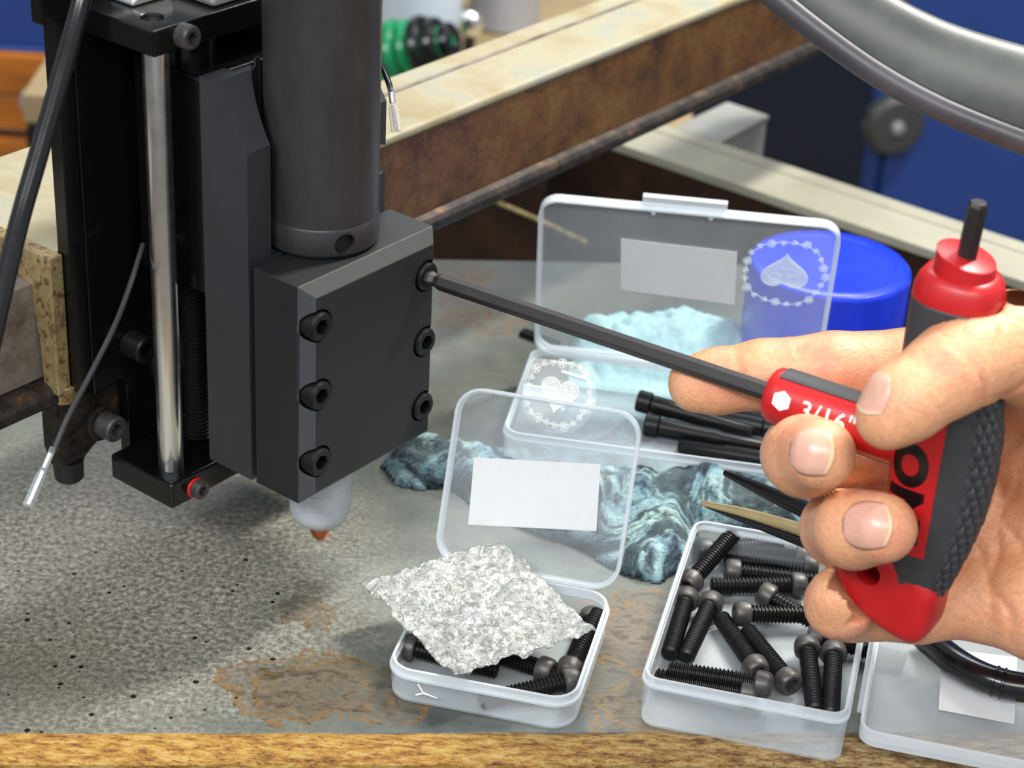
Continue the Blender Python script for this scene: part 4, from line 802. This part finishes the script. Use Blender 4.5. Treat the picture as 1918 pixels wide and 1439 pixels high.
CREASE = [  # px, py, depth, in-plane direction across the crease (px), half length mm, depth mm, width mm
    ((1392, 690, 575), (1, .12), 9, .45, .5), ((1398, 690, 575), (1, .05), 7, .3, .5), ((1505, 668, 575), (1, .15), 9, .5, .55), ((1516, 668, 575), (1, .2), 8, .35, .5),
    ((1828, 700, 520), (.9, -.35), 9, .7, .8), ((1795, 660, 516), (.8, -.3), 7, .3, .6), ((1880, 600, 522), (.9, .5), 8, .35, .7), ((1858, 900, 590), (.9, .25), 24, .9, .9), ((1884, 1010, 585), (1, .2), 26, .9, 1.0),
    ((1868, 1120, 590), (.95, -.35), 16, 1.0, 1.2), ((1900, 1000, 590), (.9, -.3), 18, .8, 1.0), ((1663, 1190, 592), (1, 0), 6, .4, .5), ((1895, 720, 540), (.4, 1), 10, 1.0, 1.0)]
def sdf(X):
    pal = None
    for c_ in PALM: e = chain(X, c_, 7); pal = e if pal is None else smin(pal, e, 8)
    d = pal
    for k_ in ('index', 'middle', 'ring', 'little'):
        f = chain(X, FING[k_], 2.2); P, R_ = PC(*FING[k_]); m = np.linalg.norm(X - P[-1], axis=1); kk = np.clip(6 - (m - 14) * .35, .7, 6); d = smin(d, f, kk)
    th_ = chain(X, THUMB, 3.5); m = np.linalg.norm(X - at(2080, 780, 570), axis=1); d = smin(d, th_, np.clip(9 - (m - 26) * .4, .7, 9))
    for (x, y, dp), (cx, cy), hl, amp, wd_ in CREASE:
        p = at(x, y, dp); dr_ = nrm(RI * cx - UP * cy); q = X - p; a = q @ dr_; along = np.cross(dr_, FW); b = q @ nrm(along); z = q @ FW
        a = a + 1.0 * np.sin(b * .35)
        d = d + amp * np.exp(-(a / wd_) ** 2) * np.exp(-(b / hl) ** 4) * np.exp(-(z / 22) ** 4)
    # press the flesh away from the handle
    q = X - KP; s, t_, r = q @ KA, q @ KB, q @ KC
    la = np.interp(t_, TT[::-1], LA_[::-1]); ra = np.interp(t_, TT[::-1], RA_[::-1]); ca = np.interp(t_, TT[::-1], CA_[::-1]); w_ = np.where(s > 0, ra, la) + .25; ca = ca + .25
    e = (np.sqrt((s / w_) ** 2 + (r / ca) ** 2) - 1) * np.minimum(w_, ca); e = np.maximum(e, np.abs(t_ + 1) - 54)
    cyl_ = np.maximum(np.sqrt(t_ ** 2 + r ** 2) - 8.7, np.maximum(s, -50 - s)); sh = np.maximum(np.sqrt(t_ ** 2 + r ** 2) - 2.9, np.maximum(s, -150 - s))
    lo_ = np.maximum(np.sqrt(((s + 5.0) / 15.4) ** 2 + ((t_ + 46) / 12.8) ** 2) * 12.8 - 12.8, np.maximum(r - 12, -7.8 - r))
    e = np.minimum(np.minimum(e, cyl_), np.minimum(sh, lo_)); return np.maximum(d, -e)
def surface_nets(lo, hi, h):
    n = np.ceil((hi - lo) / h).astype(int); ax = [lo[i] + h * np.arange(n[i]) for i in range(3)]
    D = np.empty(n, np.float32)
    for i in range(n[0]):
        yy, zz = np.meshgrid(ax[1], ax[2], indexing='ij'); X = np.stack([np.full(yy.size, ax[0][i]), yy.ravel(), zz.ravel()], 1)
        D[i] = sdf(X).reshape(n[1], n[2])
    S = D < 0; cell = np.zeros(np.array(n) - 1, bool); cnt = np.zeros(cell.shape, np.float32); acc = np.zeros(cell.shape + (3,), np.float32)
    def sl_(a, o): return a[o[0]:o[0] + n[0] - 1, o[1]:o[1] + n[1] - 1, o[2]:o[2] + n[2] - 1]
    for axis in range(3):
        for o1 in (0, 1):
            for o2 in (0, 1):
                o = [0, 0, 0]; oth = [k for k in range(3) if k != axis]; o[oth[0]] = o1; o[oth[1]] = o2; p = list(o); p[axis] = 1
                a, b = sl_(D, o), sl_(D, p); cr = (a < 0) != (b < 0); t_ = np.where(cr, a / np.where(a == b, 1, a - b), 0); cnt += cr
                v = np.zeros(cell.shape + (3,), np.float32); v[..., axis] = t_; v[..., oth[0]] = o1; v[..., oth[1]] = o2; acc += v * cr[..., None]
    cell = cnt > 0; idx_ = -np.ones(cell.shape, int); I = np.argwhere(cell); idx_[cell] = np.arange(len(I)); V = lo + h * (I + acc[cell] / cnt[cell][:, None]); Fs = []
    for axis in range(3):
        o = [k for k in range(3) if k != axis]; a = D; slA = [slice(1, n[k] - 1) for k in range(3)]; slB = list(slA); slA[axis] = slice(0, n[axis] - 1); slB[axis] = slice(1, n[axis])
        s0, s1 = S[tuple(slA)], S[tuple(slB)]; cr = np.argwhere(s0 != s1); base = cr.copy()
        for k in o: base[:, k] += 1
        def gi(d1, d2): q_ = base.copy(); q_[:, o[0]] += d1; q_[:, o[1]] += d2; return idx_[q_[:, 0], q_[:, 1], q_[:, 2]]
        Q_ = np.stack([gi(-1, -1), gi(0, -1), gi(0, 0), gi(-1, 0)], 1); Fs.append(Q_)
    return V, np.concatenate(Fs)
allp = np.array([at(x, y, d) for c_ in list(FING.values()) + [THUMB] + PALM for x, y, d, r in c_])
lo = allp.min(0) - 14; hi = allp.max(0) + 14; hi[0] = at(2230, 950, 590)[0]; hi[0] = max(hi[0], 190)
V, Q_ = surface_nets(lo, hi, .85)
hand = thing('person', 'bare hand of a person gripping the red hex key, thumb on its collar', 'person', at(1900, 950, 600))
g = G(); g.v = [tuple(v) for v in V]; g.f = [tuple(int(i) for i in q) for q in Q_]; g.m = [0] * len(g.f)
ho = obj('hand', g, 'skin', hand, smooth=True, auto=180); sm = ho.modifiers.new('smooth', 'SMOOTH'); sm.factor = .5; sm.iterations = 2
def nail(px, py, dep, along_px, nd, ln, wdt, curv=1.0, tipw=.2):
    c = at(px, py, dep); nn = nrm(RI * nd[0] + UP * nd[1] - FW * nd[2]); al_ = RI * along_px[0] - UP * along_px[1] - FW * (along_px[2] if len(along_px) > 2 else 0); al_ = nrm(al_ - nn * (al_ @ nn)); ac = np.cross(nn, al_)
    for tipq, mat, nm in ((0, 'nail', 'fingernail'), (1, 'nail_tip', 'nail_edge')):
        g = G(); NU, NV = 16, 16; P_ = []
        for j in range(NV + 1):
            for i in range(NU + 1):
                u_ = -1 + 2 * i / NU; v_ = (-1 + 2 * j / NV)
                if tipq: v_ = .90 + .16 * j / NV
                if v_ < 0: ww = (1 - abs(v_) ** 2.2) ** .5 if abs(v_) < 1 else 0; ww = max(ww, .25)
                else: ww = 1 - .10 * v_ * v_
                lim = 1.0 - .30 * (u_ ** 2 if v_ > .3 else 0); P_.append((u_ * ww, v_ * lim if v_ > 0 else v_))
        X = np.array([c + ac * (u_ * wdt / 2) + al_ * (v_ * ln / 2) + nn * 12 for u_, v_ in P_])
        for _ in range(40): X = X - nn * np.clip(sdf(X), -1, 3)[:, None] * .8
        off = np.array([.42 - .40 * max(0, abs(u_) - .7) / .3 - (.45 * max(0, -v_ - .7) / .3) + (.08 if tipq else 0) for u_, v_ in P_]); X = X + nn * off[:, None]
        fs = [(j * (NU + 1) + i, j * (NU + 1) + i + 1, (j + 1) * (NU + 1) + i + 1, (j + 1) * (NU + 1) + i) for j in range(NV) for i in range(NU)]
        g.add(list(X), fs); o = obj(nm, g, mat, hand if not tipq else ho2, smooth=True, auto=180, local=False); ho2 = o if not tipq else ho2
        if tipq: o['_x'] = 1
        m_ = o.modifiers.new('thickness', 'SOLIDIFY'); m_.thickness = .0004; m_.offset = 0
nail(1519, 847, 542, (1, .12, .25), (-.30, .12, .95), 12.0, 12.6)
nail(1622, 983, 540, (1, .02, .1), (-.22, .12, .97), 13.0, 13.0)
nail(1650, 742, 520, (-.62, .72, .1), (-.84, .42, .42), 11.5, 10.5)
